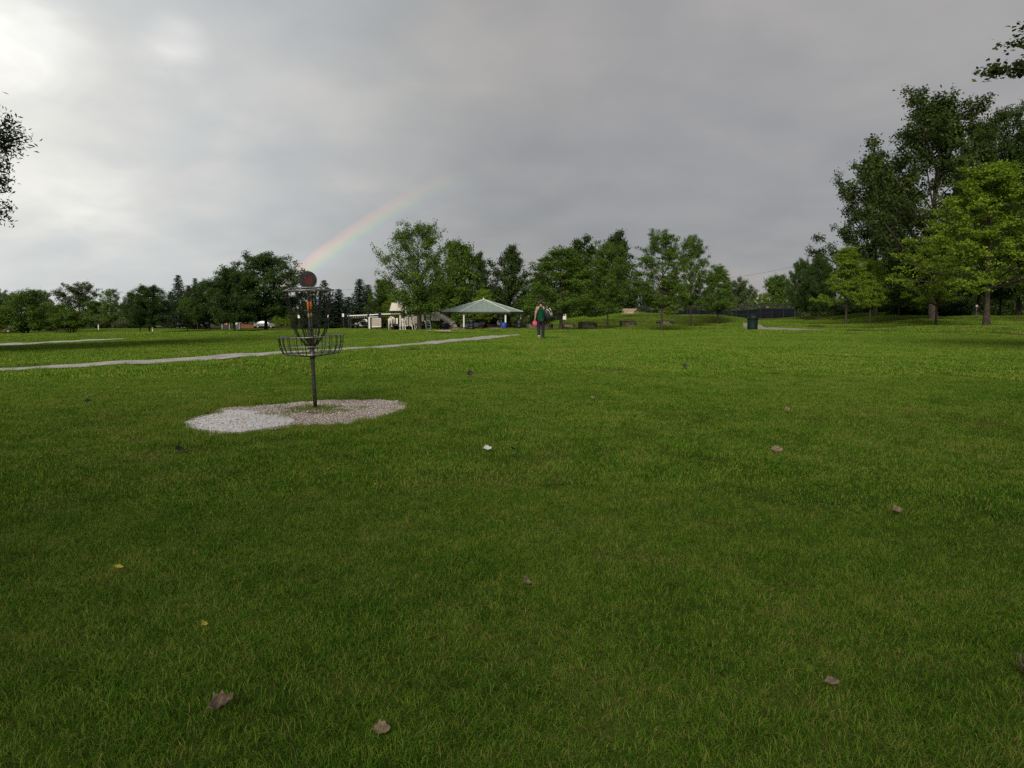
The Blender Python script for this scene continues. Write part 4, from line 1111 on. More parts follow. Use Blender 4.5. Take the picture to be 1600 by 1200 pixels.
# ------------------------------------------------------------------ timber pits (open-fronted boxes)
def timber_box(px, py, Y, wpx, hpx, rz, label, depth=1.0, face='timber_in'):
    p = spot(px, py, Y); w = wpx * Y / FPX; h = hpx * Y / FPX
    root = thing('timber_box', label, 'timber box', p, rz, 'timber pit boxes on the lawn')
    n = 3 if h > .45 else 2; ph = h / n
    low = lambda x, y: 0.0
    for k in range(n):
        z = ph * (k + .5) - .04
        MB().box((0, depth * .5, z), (w, .10, ph - .012)).build('back_plank', M[face], root)
        for s in (-1, 1): MB().box((s * (w / 2 + .045), depth * .05, z), (.09, depth, ph - .012)).build('side_plank', M['timber'], root)
    for s in (-1, 1): MB().box((s * (w / 2 + .01), -depth * .5, h * .5), (.15, .12, h + .03)).build('post', M['timber'], root)
    MB().box((0, -depth * .46, h * .12 - .03), (w, .12, h * .24)).build('front_plank', M['timber'], root)
    MB().box((0, depth * .5, h + .03), (w + .2, .16, .09)).build('top_rail', M['timber'], root)
    MB().add([(-w / 2, -depth * .42, h * .20), (w / 2, -depth * .42, h * .16), (w / 2, depth * .45, h * .48), (-w / 2, depth * .45, h * .40), (-w / 2, -depth * .42, -.1), (w / 2, -depth * .42, -.1), (w / 2, depth * .45, -.1), (-w / 2, depth * .45, -.1)], [(0, 1, 2, 3), (0, 4, 5, 1), (1, 5, 6, 2), (2, 6, 7, 3), (3, 7, 4, 0)]).build('sand_fill', M['timber_in'], root)
timber_box(715, 519, 86, 22, 7, .10, 'low timber box in front of the tube slide exit')
timber_box(775.5, 517.5, 88, 21, 5.5, -.05, 'low timber box before the pavilion middle')
timber_box(843, 515.3, 76, 38, 8.5, .05, 'wide timber box behind the walking person')
timber_box(887.5, 513, 84, 17, 4.5, .1, 'low timber box below the white notice board')
timber_box(918, 513.5, 74, 23, 9, .16, 'timber box at the foot of the mound, left of the straight young tree')
timber_box(981, 511.3, 76, 22, 8, -.05, 'timber box on the mound below the tan shed')
timber_box(1039, 508, 80, 20, 6.5, .2, 'timber box on the mound behind the tallest young tree')

# notice board
q = spot(882, 506, 86); nb = thing('notice_board', 'small white notice board on a post under the thick trunked tree', 'notice board', q)
MB().box((0, 0, .45), (.08, .08, .95)).build('post', M['timber'], nb)
MB().box((0, -.06, .95), (.36, .04, .60)).build('board', M['white'], nb)
# white flowers of clover by the tree
rngf = np.random.default_rng(4)
fl = np.array([[*hit(888 + rngf.normal(0, 16), 526 + abs(rngf.normal(0, 3)))] for _ in range(26)])
fm = MB().loft([(0, 0, .0, .004, .004), (0, 0, .06, .004, .004), (0, 0, .065, .018, .018), (0, 0, .085, .020, .020), (0, 0, .10, .006, .006)], 6)
mef = bpy.data.meshes.new('flower'); mef.from_pydata(fm.v, [], fm.f); mef.materials.append(M['white'])
nf = len(fl); sf = np.ones((nf, 3)) * rngf.uniform(.3, .55, (nf, 1))
scatter('clover_flowers', fl, np.zeros((nf, 3)), sf, np.zeros(nf), [mef], 'sprinkle of small white clover flowers in the lawn')

# ------------------------------------------------------------------ green bin
def green_bin():
    p = spot(1175.5, 516.3, 58); s = 58 / FPX
    root = thing('trash_bin', 'dark green trash bin with domed lid beside the path', 'trash bin', p)
    r = 8.0 * s
    MB().loft([(0, 0, -.02, r * .97, r * .97), (0, 0, .04, r * .99, r * .99), (0, 0, 17.5 * s, r, r)], 32).build('drum', M['bin_green'], root, True)
    MB().ring((0, 0, 17.6 * s), r * 1.02, .025, 32, 6).build('rim', M['bin_green'], root, True)
    prof = [(0, 0, 17.7 * s, r * .98, r * .98)]
    for k in range(1, 9):
        a = k / 8 * math.pi / 2 * .97; rr = r * .80 * math.cos(a) if k > 1 else r * .82
        prof.append((0, 0, 18.6 * s + 6.6 * s * math.sin(a), rr, rr))
    lid = MB().loft(prof, 32).build('lid', M['bin_green'], root, True)
    MB().box((0, -r * .66, 20.6 * s), (.30, .10, .15)).build('flap', M['black'], lid, bevel=.02)
green_bin()

# ------------------------------------------------------------------ court fence
def fence():
    cols = [(833, 505), (851.5, 504.6), (870, 504.2), (888, 503.6), (907, 503), (926, 502.4), (944.5, 502), (963, 501.4), (981, 501), (1000, 500.6), (1018, 500.2), (1037, 499.8), (1055.5, 499.5), (1074, 499.2), (1092, 499.0), (1111, 498.8), (1131, 500.0), (1150, 499.4), (1168.5, 498.8), (1187.5, 498.2), (1206, 497.6), (1224, 497.2), (1241, 496.8)]
    root = thing('court_fence', 'dark chain link court fence with black windscreen cloth', 'fence', spot(833, 505, 150))
    inv = root.location.copy()
    P = [spot(px, py, 150) - inv for px, py in cols]
    hgt, hw = 2.85, 1.75
    for i, p in enumerate(P):
        MB().cyl(p + Vector((0, 0, -.2)), p + Vector((0, 0, hgt)), .055, n=8).build('post', M['black'], root)
        if i + 1 < len(P):
            n = P[i + 1]
            up = Vector((0, 0, 1))
            MB().add([p + up * .03, n + up * .03, n + up * hw, p + up * hw] + [v + Vector((0, .02, 0)) for v in (p + up * .03, n + up * .03, n + up * hw, p + up * hw)], [(0, 1, 2, 3), (7, 6, 5, 4), (0, 4, 5, 1), (1, 5, 6, 2), (2, 6, 7, 3), (3, 7, 4, 0)]).build('windscreen', M['screen'], root)
            for z in (hgt - .03, hw * .55, hw + .03): MB().cyl(p + up * z + Vector((0, -.03, 0)), n + up * z + Vector((0, -.03, 0)), .028, n=6).build('rail', M['black'], root)
            w = MB(); k = 14; a0, b0 = p + up * hw, n + up * hw; hh = hgt - hw
            for j in range(-6, k):
                for sgn in (1, -1):
                    t0, t1 = j / k, (j + 6) / k
                    c0, c1 = max(t0, 0), min(t1, 1)
                    z0 = (c0 - t0) / (t1 - t0); z1 = (c1 - t0) / (t1 - t0)
                    if sgn < 0: z0, z1 = 1 - z0, 1 - z1
                    w.bar(a0.lerp(b0, c0) + up * hh * z0, a0.lerp(b0, c1) + up * hh * z1, .018)
            tag(w.build('wire_mesh', M['black'], root), kind='stuff')
fence()

# ------------------------------------------------------------------ shed behind the mound
def shed():
    p = spot(984, 494, 116); top = at(984, 482.2, 116).z - p.z
    root = thing('shed', 'tan shed with white door peeking over the mound', 'shed', p, rad(-28))
    w, d, hw = 2.1, 1.9, top - .25
    MB().box((0, 0, hw / 2 - .1), (w, d, hw + .2)).build('wall', M['shed'], root)
    MB().box((-.05, -d / 2 - .02, hw * .42), (.75, .04, hw * .84)).build('door', M['white'], root)
    for sx in (-1, 1): MB().box((sx * (w / 2 - .03), -d / 2 - .012, hw / 2), (.06, .03, hw)).build('corner_trim', M['timber'], root)
    r = MB(); e = .12
    for s_ in (-1, 1):
        r.add([(-w / 2 - e, s_ * (d / 2 + e), hw - .03), (w / 2 + e, s_ * (d / 2 + e), hw - .03), (w / 2 + e, 0, hw + .25), (-w / 2 - e, 0, hw + .25), (-w / 2 - e, s_ * (d / 2 + e), hw - .09), (w / 2 + e, s_ * (d / 2 + e), hw - .09), (w / 2 + e, 0, hw + .19), (-w / 2 - e, 0, hw + .19)], [(0, 1, 2, 3), (7, 6, 5, 4), (0, 4, 5, 1), (1, 5, 6, 2), (3, 2, 6, 7), (0, 3, 7, 4)])
    r.build('roof', M['shed_roof'], root)
shed()

# ------------------------------------------------------------------ playground
def play():
    S = 100 / FPX
    # play surface
    V = H((668, 518.5), (704, 519.6), (706, 516.6), (668, 514.8))
    strip('play_surface', [V[0], V[1]], [V[3], V[2]], M['mulch'], .06, n=20, nw=8, label='tan loose play surface under the slide')
    g = spot(545, 515, 100)
    root = thing('overhead_ladder', 'overhead ladder with dark posts and white rails', 'overhead ladder', g)
    W = lambda px, py, Y=100: at(px, py, Y) - g
    def gl(px, Y=100):
        p = at(px, 515, Y); return Vector((p.x, p.y, gz(p.x, p.y) - .1)) - g
    for px, Y, top in [(545, 100, 491), (548, 101.3, 491.5), (575, 100, 489.5), (579.5, 101.2, 490), (592.5, 100, 489), (596, 101.2, 489)]:
        t = W(px, top, Y); b = gl(px, Y); b.x = t.x; b.y = t.y
        o = MB().cyl(b, t, .10, n=10).build('post', M['black'], root)
        MB().loft([(t.x, t.y, t.z, .12, .12), (t.x, t.y, t.z + .06, .11, .11), (t.x, t.y, t.z + .1, .05, .05)], 10).build('post_cap', M['black'], o)
    for (x0, y0, x1, y1) in [(543, 493.6, 575, 492.2), (577, 492.2, 591, 491.2), (596, 491, 626, 490.2)]:
        for Y in (100, 101.2): MB().cyl(W(x0, y0, Y), W(x1, y1, Y), .07, n=8).build('rail', M['white'], root)
    for k in range(8):
        x = 549 + k * 3.4; y = 494.6 - k * .08
        MB().cyl(W(x, 493.2, 100), W(x, 493.2, 101.2), .025, n=6).build('rung', M['steel_dark'], root)
        m = MB(); a = W(x, y, 100.6); m.tube([a, a + Vector((-.1, 0, -.22)), a + Vector((.1, 0, -.22)), a + Vector((0.001, 0, 0))], .022, 5).build('hand_grip', M['cream'], root)
    MB().cyl(W(577, 495.5), Vector((W(577, 495.5).x, W(577, 495.5).y, gl(577).z)), .12, n=10).build('white_post', M['white'], root)
    MB().cyl(W(577, 495.5), W(591, 495.3), .05, n=8).build('white_rail', M['white'], root)
    fr_ = MB().cyl(W(581, 498.2, 99.8), W(595, 497.8, 99.8), .055, n=8).build('panel_rail', M['cream'], root)
    MB().cyl(W(581, 511, 99.8), W(595.5, 510.4, 99.8), .07, n=8).build('panel_rail', M['cream'], root)
    for k in range(9):
        x = 581.4 + k * 1.7
        MB().box((W(x, 498, 99.8) + W(x, 510.8, 99.8)) / 2, (.07 if k not in (2, 3) else .10, .05, 1.03)).build('slat', M['cream'] if k not in (2, 3) else M['beige'], root)
    # main structure
    g2 = spot(605, 515.5, 100)
    r2 = thing('play_structure', 'cream and black play structure with roof, panels and climbers', 'play structure', g2)
    W2 = lambda px, py, Y=100: at(px, py, Y) - g2
    def post(px, top, Y=100, r=.08, m='black'):
        t = W2(px, top, Y); b = Vector((t.x, t.y, gz(t.x + g2.x, t.y + g2.y) - .1 - g2.z))
        MB().cyl(b, t, r, n=10).build('post', M[m], r2)
    for px, top, Y in [(605, 505, 100), (612, 484, 100.0), (630.5, 484, 100.0), (614, 484, 102.4), (632, 484, 102.4), (639.5, 494, 100), (646, 494, 102), (662, 494, 100), (664.5, 496, 101.8), (669, 489, 101.5), (673.5, 488, 100)]: post(px, top, Y)
    # roof with two slopes
    a, b, c, d = W2(608.5, 485, 99.2), W2(635.5, 484.2, 99.2), W2(633, 473, 101.2), W2(612, 473, 101.2)
    e, f = W2(635.5, 484.0, 103.2), W2(609, 484.6, 103.2)
    up = Vector((0, 0, .06))
    MB().add([a, b, c, d, a - up, b - up, c - up, d - up], [(0, 1, 2, 3), (7, 6, 5, 4), (0, 4, 5, 1), (1, 5, 6, 2), (2, 6, 7, 3), (3, 7, 4, 0)]).build('roof_panel', M['cream'], r2)
    up2 = Vector((0, .02, -.005)); c2, d2 = c + up2, d + up2
    MB().add([d2, c2, e, f, d2 - up, c2 - up, e - up, f - up], [(0, 1, 2, 3), (7, 6, 5, 4), (0, 4, 5, 1), (1, 5, 6, 2), (2, 6, 7, 3), (3, 7, 4, 0)]).build('roof_panel', M['cream'], r2)
    # decks
    for (x0, x1, y, Y0, Y1) in [(611, 632, 508.6, 100, 102.4), (632, 646, 509.2, 100, 102), (646, 664, 508.0, 100, 101.8), (668, 688, 501.5, 100, 101.6)]:
        p, q_ = W2(x0, y, Y0), W2(x1, y, Y1)
        MB().box(((p.x + q_.x) / 2, (p.y + q_.y) / 2, p.z), (q_.x - p.x, q_.y - p.y, .10)).build('deck', M['black'], r2)
        if y > 505: MB().box(((p.x + q_.x) / 2, (p.y + q_.y) / 2 + .3, p.z - .32), (q_.x - p.x - .1, .06, .5)).build('kick_panel', M['navy'], r2)
    # climbing loops
    for x0, x1, t, b_ in [(607.5, 611, 497, 516), (609, 614.5, 494.4, 507), (612, 617, 495.5, 508)]:
        p0, p1 = W2(x0, b_, 99.6), W2(x1, 506, 99.6)
        mid = W2((x0 + x1) / 2, t, 99.6)
        pts = [p0, Vector((p0.x, p0.y, mid.z - .25)), Vector((p0.x * .7 + p1.x * .3, p0.y, mid.z - .03)), mid, Vector((p1.x, p1.y, mid.z - .22)), p1]
        MB().tube(pts, .075, 8).build('climbing_loop', M['cream'], r2, True)
    def panel(x0, x1, t, b_, m='cream', Y=99.85, th=.06, tilt=0):
        a, b = W2(x0, b_, Y), W2(x1, t, Y)
        return MB().add([a, (b.x, a.y, a.z), (b.x + tilt, b.y, b.z), (a.x + tilt, a.y, b.z)] + [Vector(v) + Vector((0, th, 0)) for v in (a, (b.x, a.y, a.z), (b.x + tilt, b.y, b.z), (a.x + tilt, a.y, b.z))], [(0, 1, 2, 3), (7, 6, 5, 4), (0, 4, 5, 1), (1, 5, 6, 2), (2, 6, 7, 3), (3, 7, 4, 0)]).build('panel', M[m], r2)
    panel(606.5, 609.6, 498, 513); panel(611.2, 613.2, 496.4, 510.5); panel(619, 621.4, 497, 506.2, 'white'); panel(624, 626.6, 492.5, 509.5, 'beige')
    panel(628.4, 631.4, 497.5, 509.5, 'white', tilt=-.1); panel(632.2, 637.6, 495.2, 509.6); panel(639.2, 642.0, 495.2, 509, 'beige'); panel(642, 644.4, 500, 510.5)
    for k in range(2):
        o = panel(633.6 + k * 1.8, 634.3 + k * 1.8, 499, 507.6, 'black', 99.82)
    # curved tunnel / bridge panels
    for k in range(6):
        x = 643.6 + k * 2.0
        panel(x, x + 1.7, 494.8 - 1.2 * math.sin(k / 5 * 3.1), 507.2 - k * .5, 'cream' if k % 2 else 'beige', 99.85 - .04 * k)
    panel(658.8, 662.2, 492, 502, 'cream')
    # small slide
    for s_ in (0, 1):
        p = [W2(629.4, 500 + 0, 99.6 - s_ * .02), W2(630.4, 507, 99), W2(630.9, 513, 98.4), W2(631.2, 516, 98.0)]
        MB().tube([v + Vector((s_ * .28 - .1, 0, 0)) for v in p], .05, 6).build('slide_edge', M['white'], r2, True)
    p = [W2(642.5, 503, 99.6), W2(644, 509, 99), W2(645.0, 516.5, 98.3)]
    for s_ in (0, 1): MB().tube([v + Vector((s_ * .32, 0, 0)) for v in p], .05, 6).build('slide_edge', M['cream'], r2, True)
    pts = [W2(645.5, 515.8, 98.8), W2(649.5, 514.8, 98.8), W2(651, 511, 98.9), W2(650, 508, 99.2)]
    MB().tube(pts, .04, 6).build('hand_hoop', M['cream'], r2, True)
    # stack of steps
    for k in range(3): MB().box(W2(625.4, 510.4 + k * 2.2, 99.5 - k * .12), (.25, .2, .06)).build('step', M['white'], r2)
    # guard rails over the arched ladder
    for x in (667, 669.4, 671.6): MB().cyl(W2(x, 492.6, 100), W2(x, 501, 100), .035, n=6).build('guard_bar', M['cream'], r2)
    MB().cyl(W2(667, 492.4, 100), W2(672, 492, 100), .04, n=6).build('guard_rail', M['cream'], r2)
    # arched ladder
    L_ = [W2(661, 501.2, 99.7), W2(663, 500.9, 99.4), W2(664.6, 504, 98.9), W2(665.4, 509, 98.6), W2(666.4, 517.2, 98.4)]
    R_ = [W2(668.6, 500.6, 99.7), W2(670.6, 501.2, 99.4), W2(672.4, 505, 98.9), W2(673.2, 510, 98.6), W2(673.6, 517.8, 98.4)]
    for p in (L_, R_): MB().tube(p, .055, 8).build('ladder_rail', M['white'], r2, True)
    for t in (.3, .5, .7, .86):
        i = t * 4; k = int(i); f_ = i - k
        MB().cyl(L_[k].lerp(L_[k + 1], f_), R_[k].lerp(R_[k + 1], f_), .04, n=6).build('ladder_rung', M['white'], r2)
    # game board with a round dial
    bd = panel(673.6, 687.4, 487.6, 501.0, 'cream', 99.7, .08)
    c = W2(680.4, 494.2, 99.64)
    MB().tube([c, c + Vector((0, .05, 0))], .30, 24).build('dial', M['beige'], bd)
    MB().ring(c + Vector((0, -.012, 0)), .30, .02, 24, 5, axis='Y').build('dial_ring', M['concrete'], bd)
    MB().ring(c + Vector((0, -.012, 0)), .16, .015, 20, 5, axis='Y').build('dial_ring', M['concrete'], bd)
    for px, top, Y in [(683.6, 500, 99.9), (688.6, 486.5, 99.8)]: post(px, top, Y, .075)
    # tube slide
    pts = []
    for k in range(15):
        t = k / 14; x = 686 + 23.5 * t; y = 493.5 + 3.0 * t + 11.5 * t ** 1.6
        pts.append(W2(x, y, 100.4 - 2.2 * t))
    ts = MB().tube(pts, [.375 + (.03 if k % 2 else 0) for k in range(15)], 18, cap=False).build('tube_slide', M['cream'], r2, True)
    MB().tube([pts[-2].lerp(pts[-1], .6), pts[-1] + (pts[-1] - pts[-2]) * .15], .345, 18).build('slide_mouth', M['soffit'], ts)
    e_ = pts[-1]; MB().tube([e_ + Vector((0, 0, -.05)), e_ + Vector((.25, -.25, -.42)), e_ + Vector((.35, -.4, -.75))], [.36, .30, .22], 14).build('slide_exit', M['beige'], r2, True)
play()

# ------------------------------------------------------------------ signs, stake, toilets
def sign(px, pyb, Y, top, label, wpx=3.0, hpx=5):
    p = spot(px, pyb, Y); h = at(px, top, Y).z - p.z; s = Y / FPX
    root = thing('sign_post', label, 'sign', p, group='small white signs along the drive')
    MB().cyl((0, 0, -.1), (0, 0, h), .04, n=8).build('post', M['steel_dark'], root)
    MB().box((0, -.06, h - hpx * s / 2), (wpx * s, .03, hpx * s)).build('plate', M['white'], root)
sign(536.5, 511, 130, 490, 'white sign on a dark post left of the overhead ladder')
sign(513.5, 512, 140, 491.5, 'white sign seen through the right basket chains', 2.2, 5)
sign(467.5, 512, 140, 492, 'white sign seen through the left basket chains', 3.2, 5)
q = spot(238.5, 520, 91); st = thing('marker_stake', 'thin pale stake beside the lone maple trunk', 'stake', q)
MB().box((0, 0, .36), (.09, .05, .76)).build('stake', M['cream'], st)
MB().box((0, -.03, .62), (.095, .012, .12)).build('stripe', M['tan'], st)
q = spot(154, 515, 120); st = thing('marker_post', 'short white post left of the slender tree', 'post', q)
MB().cyl((0, 0, -.1), (0, 0, .72), .07, n=10).build('post', M['white'], st); MB().cyl((0, 0, .72), (0, 0, .78), .05, n=10).build('cap', M['white'], st)
q = spot(88.5, 522.5, 100); st = thing('marker_post', 'thin dark post left of the umbrella shrub', 'post', q)
MB().cyl((0, 0, -.1), (0, 0, .8), .035, n=8).build('post', M['black'], st); MB().cyl((0, 0, .8), (0, 0, .84), .05, n=8).build('cap', M['black'], st)
def toilet(px, Y, label, sx, m, disc):
    p = spot(px, 516, Y); root = thing('portable_toilet', label, 'portable toilet', p, rad(14), 'portable toilets under the maples')
    w, d, h = 1.5 * sx, 1.35, 1.95
    MB().box((0, 0, h / 2), (w, d, h)).build('cabin', M[m], root, bevel=.03)
    n = 12; pr = [(-w / 2 - .05, h)] + [(-(w / 2 + .05) * math.cos(math.pi * k / n), h + .05 + .26 * math.sin(math.pi * k / n)) for k in range(n + 1)] + [(w / 2 + .05, h)]
    MB().extrude(pr, -d / 2 - .06, d / 2 + .06).build('roof', M['white'], root)
    dr = MB().box((0, -d / 2 - .025, h * .48), (w * .74, .05, h * .9)).build('door', M['toilet_dark'] if m == 'toilet' else M['toilet'], root, bevel=.015)
    MB().box((w * .28, -d / 2 - .07, h * .5), (.05, .05, .2)).build('handle', M['steel_dark'], dr)
    MB().tube([(0, -d / 2 - .05, h * .66), (0, -d / 2 - .062, h * .66)], .26, 20).build('round_notice', M[disc], dr)
    for s_ in (-1, 1): MB().box((s_ * w * .44, -d / 2 - .02, h * .5), (.08, .05, h)).build('corner_trim', M['concrete'], root)
toilet(353.5, 150, 'left portable toilet with orange round notice and white roof', 1.0, 'toilet', 'orange')
toilet(370, 152, 'right portable toilet with pale round notice and white roof', .85, 'toilet_dark', 'cream')
# low brick wall
q = spot(385, 514, 168); bw = thing('brick_wall', 'low red brown brick wall right of the portable toilets', 'wall', q)
for r_ in range(4):
    for k in range(7):
        MB().box(((k - 3) * .46 + (.23 if r_ % 2 else 0), 0, .13 + r_ * .25), (.445, .3, .235)).build('brick', M['brick'], bw)
MB().box((.1, 0, 1.14), (3.5, .38, .09)).build('coping', M['concrete'], bw)
q = spot(731 + 10, 508, 150)

# ------------------------------------------------------------------ vehicles
def vehicle(px, pyb, Y, rz, kind, m, label, scale=1.0):
    p = spot(px, pyb, Y); root = thing('parked_' + ('pickup' if kind == 'pickup' else 'car'), label, 'pickup' if kind == 'pickup' else 'car', p, rz, 'vehicles parked in the distance')
    root.scale = (scale,) * 3
    if kind == 'pickup':
        low = [(-2.6, .38), (2.55, .38), (2.65, .62), (2.6, .92), (1.5, 1.04), (.95, 1.06), (-2.6, 1.06), (-2.66, .7)]
        cab = [(-.75, 1.05), (1.15, 1.05), (.42, 1.72), (-.6, 1.76), (-.78, 1.66)]
        wins = [[(-.62, 1.14), (-.02, 1.14), (-.02, 1.64), (-.56, 1.64)], [(.08, 1.14), (.88, 1.14), (.40, 1.62), (.08, 1.64)]]
        wx = (-1.65, 1.7)
    elif kind == 'van':
        low = [(-2.3, .32), (2.3, .32), (2.42, .6), (2.3, .98), (1.5, 1.1), (-2.38, 1.1), (-2.42, .6)]
        cab = [(-2.36, 1.09), (1.6, 1.09), (.85, 1.72), (.4, 1.80), (-1.9, 1.80), (-2.25, 1.68)]
        wins = [[(-2.05, 1.18), (-1.1, 1.18), (-1.1, 1.66), (-1.95, 1.66)], [(-1.0, 1.18), (.0, 1.18), (.0, 1.68), (-1.0, 1.68)], [(.1, 1.18), (1.28, 1.18), (.75, 1.62), (.1, 1.68)]]
        wx = (-1.45, 1.45)
    else:
        low = [(-2.25, .34), (2.2, .30), (2.3, .55), (2.15, .80), (1.2, .92), (-1.5, .96), (-2.2, .92), (-2.3, .6)]
        cab = [(-1.75, .94), (1.15, .92), (.35, 1.40), (-.1, 1.45), (-.9, 1.43), (-1.3, 1.32)]
        wins = [[(-1.45, .98), (-.3, .98), (-.3, 1.37), (-.9, 1.36), (-1.2, 1.27)], [(-.2, .98), (.85, .97), (.3, 1.34), (-.2, 1.38)]]
        wx = (-1.4, 1.35)
    W_ = .88
    MB().extrude(low, -W_, W_).build('body', m, root, bevel=.05)
    n = len(cab); a = [(x, -W_ + .05 if z < 1.1 and z < cab[0][1] + .02 else -W_ + .18, z) for x, z in cab]; b = [(x, -y, z) for x, y, z in a]
    cb = MB().add(a + b, [tuple(range(n)), tuple(reversed(range(n, 2 * n)))] + [(i, i + n, (i + 1) % n + n, (i + 1) % n) for i in range(n)]).build('cabin', m, root, bevel=.04)
    zb, zt = cab[0][1], max(z for x, z in cab)
    for w in wins:
        for s_ in (-1, 1):
            v = [(x, s_ * (W_ - .05 - .13 * (z - zb) / (zt - zb) + .012), z) for x, z in w]
            if s_ > 0: v = v[::-1]
            MB().add(v, [tuple(range(len(v)))]).build('window', M['glass'], cb)
    # windscreen and rear window
    fx = [q_ for q_ in cab if q_[0] > .3]
    (x0, z0), (x1, z1) = cab[1], cab[2]
    t0, t1 = .14, .9
    P0 = (x0 + (x1 - x0) * t0 + .02, z0 + (z1 - z0) * t0 + .02); P1 = (x0 + (x1 - x0) * t1 + .02, z0 + (z1 - z0) * t1 + .02)
    MB().add([(P0[0], -.72, P0[1]), (P0[0], .72, P0[1]), (P1[0], .62, P1[1]), (P1[0], -.62, P1[1])], [(0, 1, 2, 3)]).build('windscreen', M['glass'], cb)
    (x0, z0), (x1, z1) = cab[0], cab[-1]
    P0 = (x0 + (x1 - x0) * .25 - .02, z0 + (z1 - z0) * .25); P1 = (x0 + (x1 - x0) * .9 - .02, z0 + (z1 - z0) * .9)
    MB().add([(P0[0], .70, P0[1]), (P0[0], -.70, P0[1]), (P1[0], -.6, P1[1]), (P1[0], .6, P1[1])], [(0, 1, 2, 3)]).build('rear_window', M['glass'], cb)
    for x in wx:
        for s_ in (-1, 1):
            w = MB().tube([(x, s_ * (W_ - .14), .33), (x, s_ * (W_ + .04), .33)], .33, 18).build('wheel', M['tyre'], root)
            MB().tube([(x, s_ * (W_ + .03), .33), (x, s_ * (W_ + .055), .33)], .19, 14).build('rim', M['rim'], w)
    xf, xr = max(x for x, z in low), min(x for x, z in low)
    for s_ in (-1, 1):
        MB().box((xf - .06, s_ * .62, .72), (.1, .3, .14)).build('headlight', M['white'], root)
        MB().box((xr + .03, s_ * .68, .78), (.08, .22, .18)).build('tail_lamp', M['taillight'], root)
    for x in (xf, xr): MB().box((x * .985, 0, .46), (.14, W_ * 1.96, .16)).build('bumper', M['cargrey'], root, bevel=.03)
vehicle(571, 512, 150, math.pi, 'pickup', M['carwhite'], 'white pickup behind the overhead ladder')
vehicle(93, 517, 140, .1, 'pickup', M['carwhite'], 'white pickup left of the umbrella shrub')
vehicle(163, 514, 160, .05, 'car', M['carsilver'], 'silver car low behind the slender tree')
vehicle(224, 513.5, 160, .05, 'car', M['carwhite'], 'white car left of the lone maple trunk')
vehicle(250, 513.5, 165, math.pi, 'car', M['carwhite'], 'white car right of the lone maple trunk')
vehicle(296, 514, 158, .1, 'van', M['carwhite'], 'white van between the trunks left of the toilets')
vehicle(312, 514, 164, math.pi, 'car', M['carsilver'], 'silver car beside the white van under the maples')
vehicle(415, 513.5, 168, .05, 'car', M['cargrey'], 'grey car beyond the tallest maple trunk')
vehicle(735, 510, 128, 1.2, 'car', M['carsilver'], 'silver car seen through the left part of the pavilion')
vehicle(789, 508, 140, 1.35, 'van', M['carwhite'], 'white van behind the right front pavilion post')
vehicle(3, 524, 112, .1, 'car', M['carred'], 'red brown car at the left frame edge behind shrubs')
vehicle(1249, 496, 165, .2, 'car', M['cargrey'], 'dark car just beyond the right end of the court fence')
vehicle(1268, 494.5, 165, .1, 'van', M['carwhite'], 'white van between the trunks right of the court fence')

# ------------------------------------------------------------------ far house, power poles and wires
q = spot(1176, 498, 215); hz_top = at(1176, 461.5, 215).z - q.z
hs = thing('house', 'pale house with grey roof behind the court', 'house', q, .25)
MB().box((0, 0, 1.4), (9, 7, 3.4)).build('wall', M['house'], hs)
rf = MB().add([(-5, -4, 3.0), (5, -4, 3.0), (5, 0, hz_top), (-5, 0, hz_top), (-5, 4, 3.0), (5, 4, 3.0), (-5, -4, 2.85), (5, -4, 2.85), (5, 4, 2.85), (-5, 4, 2.85)], [(0, 1, 2, 3), (3, 2, 5, 4), (0, 3, 4, 9, 6), (1, 7, 8, 5, 2), (0, 6, 7, 1), (4, 5, 8, 9), (6, 9, 8, 7)]).build('roof', M['house_roof'], hs)
MB().box((1.5, 0, hz_top + .1), (.6, .6, 1.0)).build('chimney', M['concrete'], rf)
for x in (-2.6, 0, 2.6):
    w = MB().box((x, -3.52, 1.7), (1.2, .06, 1.2)).build('window', M['glass'], hs)
    MB().box((x, -3.56, 1.05), (1.35, .1, .1)).build('sill', M['white'], w)
def power_pole(px, pyb, top, Y, label):
    p = spot(px, pyb, Y); h = at(px, top, Y).z - p.z
    root = thing('power_pole', label, 'power pole', p, group='power poles')
    MB().tube([(0, 0, -.3), (0, 0, h)], [.17, .11], 10).build('pole', M['wood_pole'], root)
    a = MB().box((0, 0, h - .5), (2.2, .12, .14)).build('crossarm', M['wood_pole'], root)
    for x in (-1, 0, 1): MB().cyl((x, 0, h - .43), (x, 0, h - .2), .06, n=8).build('insulator', M['concrete'], a)
    return p + Vector((0, 0, h - .2))
w0 = power_pole(1241, 497, 414.5, 215, 'tall power pole above the row of dark trees')
w1 = power_pole(1078, 499, 437, 300, 'far power pole hidden behind the mound trees')
w2 = power_pole(1420, 492, 410, 170, 'power pole hidden in the right grove')
w3 = power_pole(455, 512, 455, 260, 'far power pole behind the basket and maples')
w4 = power_pole(640, 510, 440, 260, 'far power pole behind the open tree')
def wire(a, b, sag, label):
    pts = [a.lerp(b, k / 16) - Vector((0, 0, sag * 4 * (k / 16) * (1 - k / 16))) for k in range(17)]
    tag(MB().tube(pts, .028, 4).build('power_line', M['black']), label, 'power line', 'power lines')
wire(w1, w0, .9, 'thin power line left of the tall power pole')
wire(w0, w2, .9, 'thin power line right of the tall power pole')
wire(w3, w4, .8, 'thin power line behind the basket and conifers')

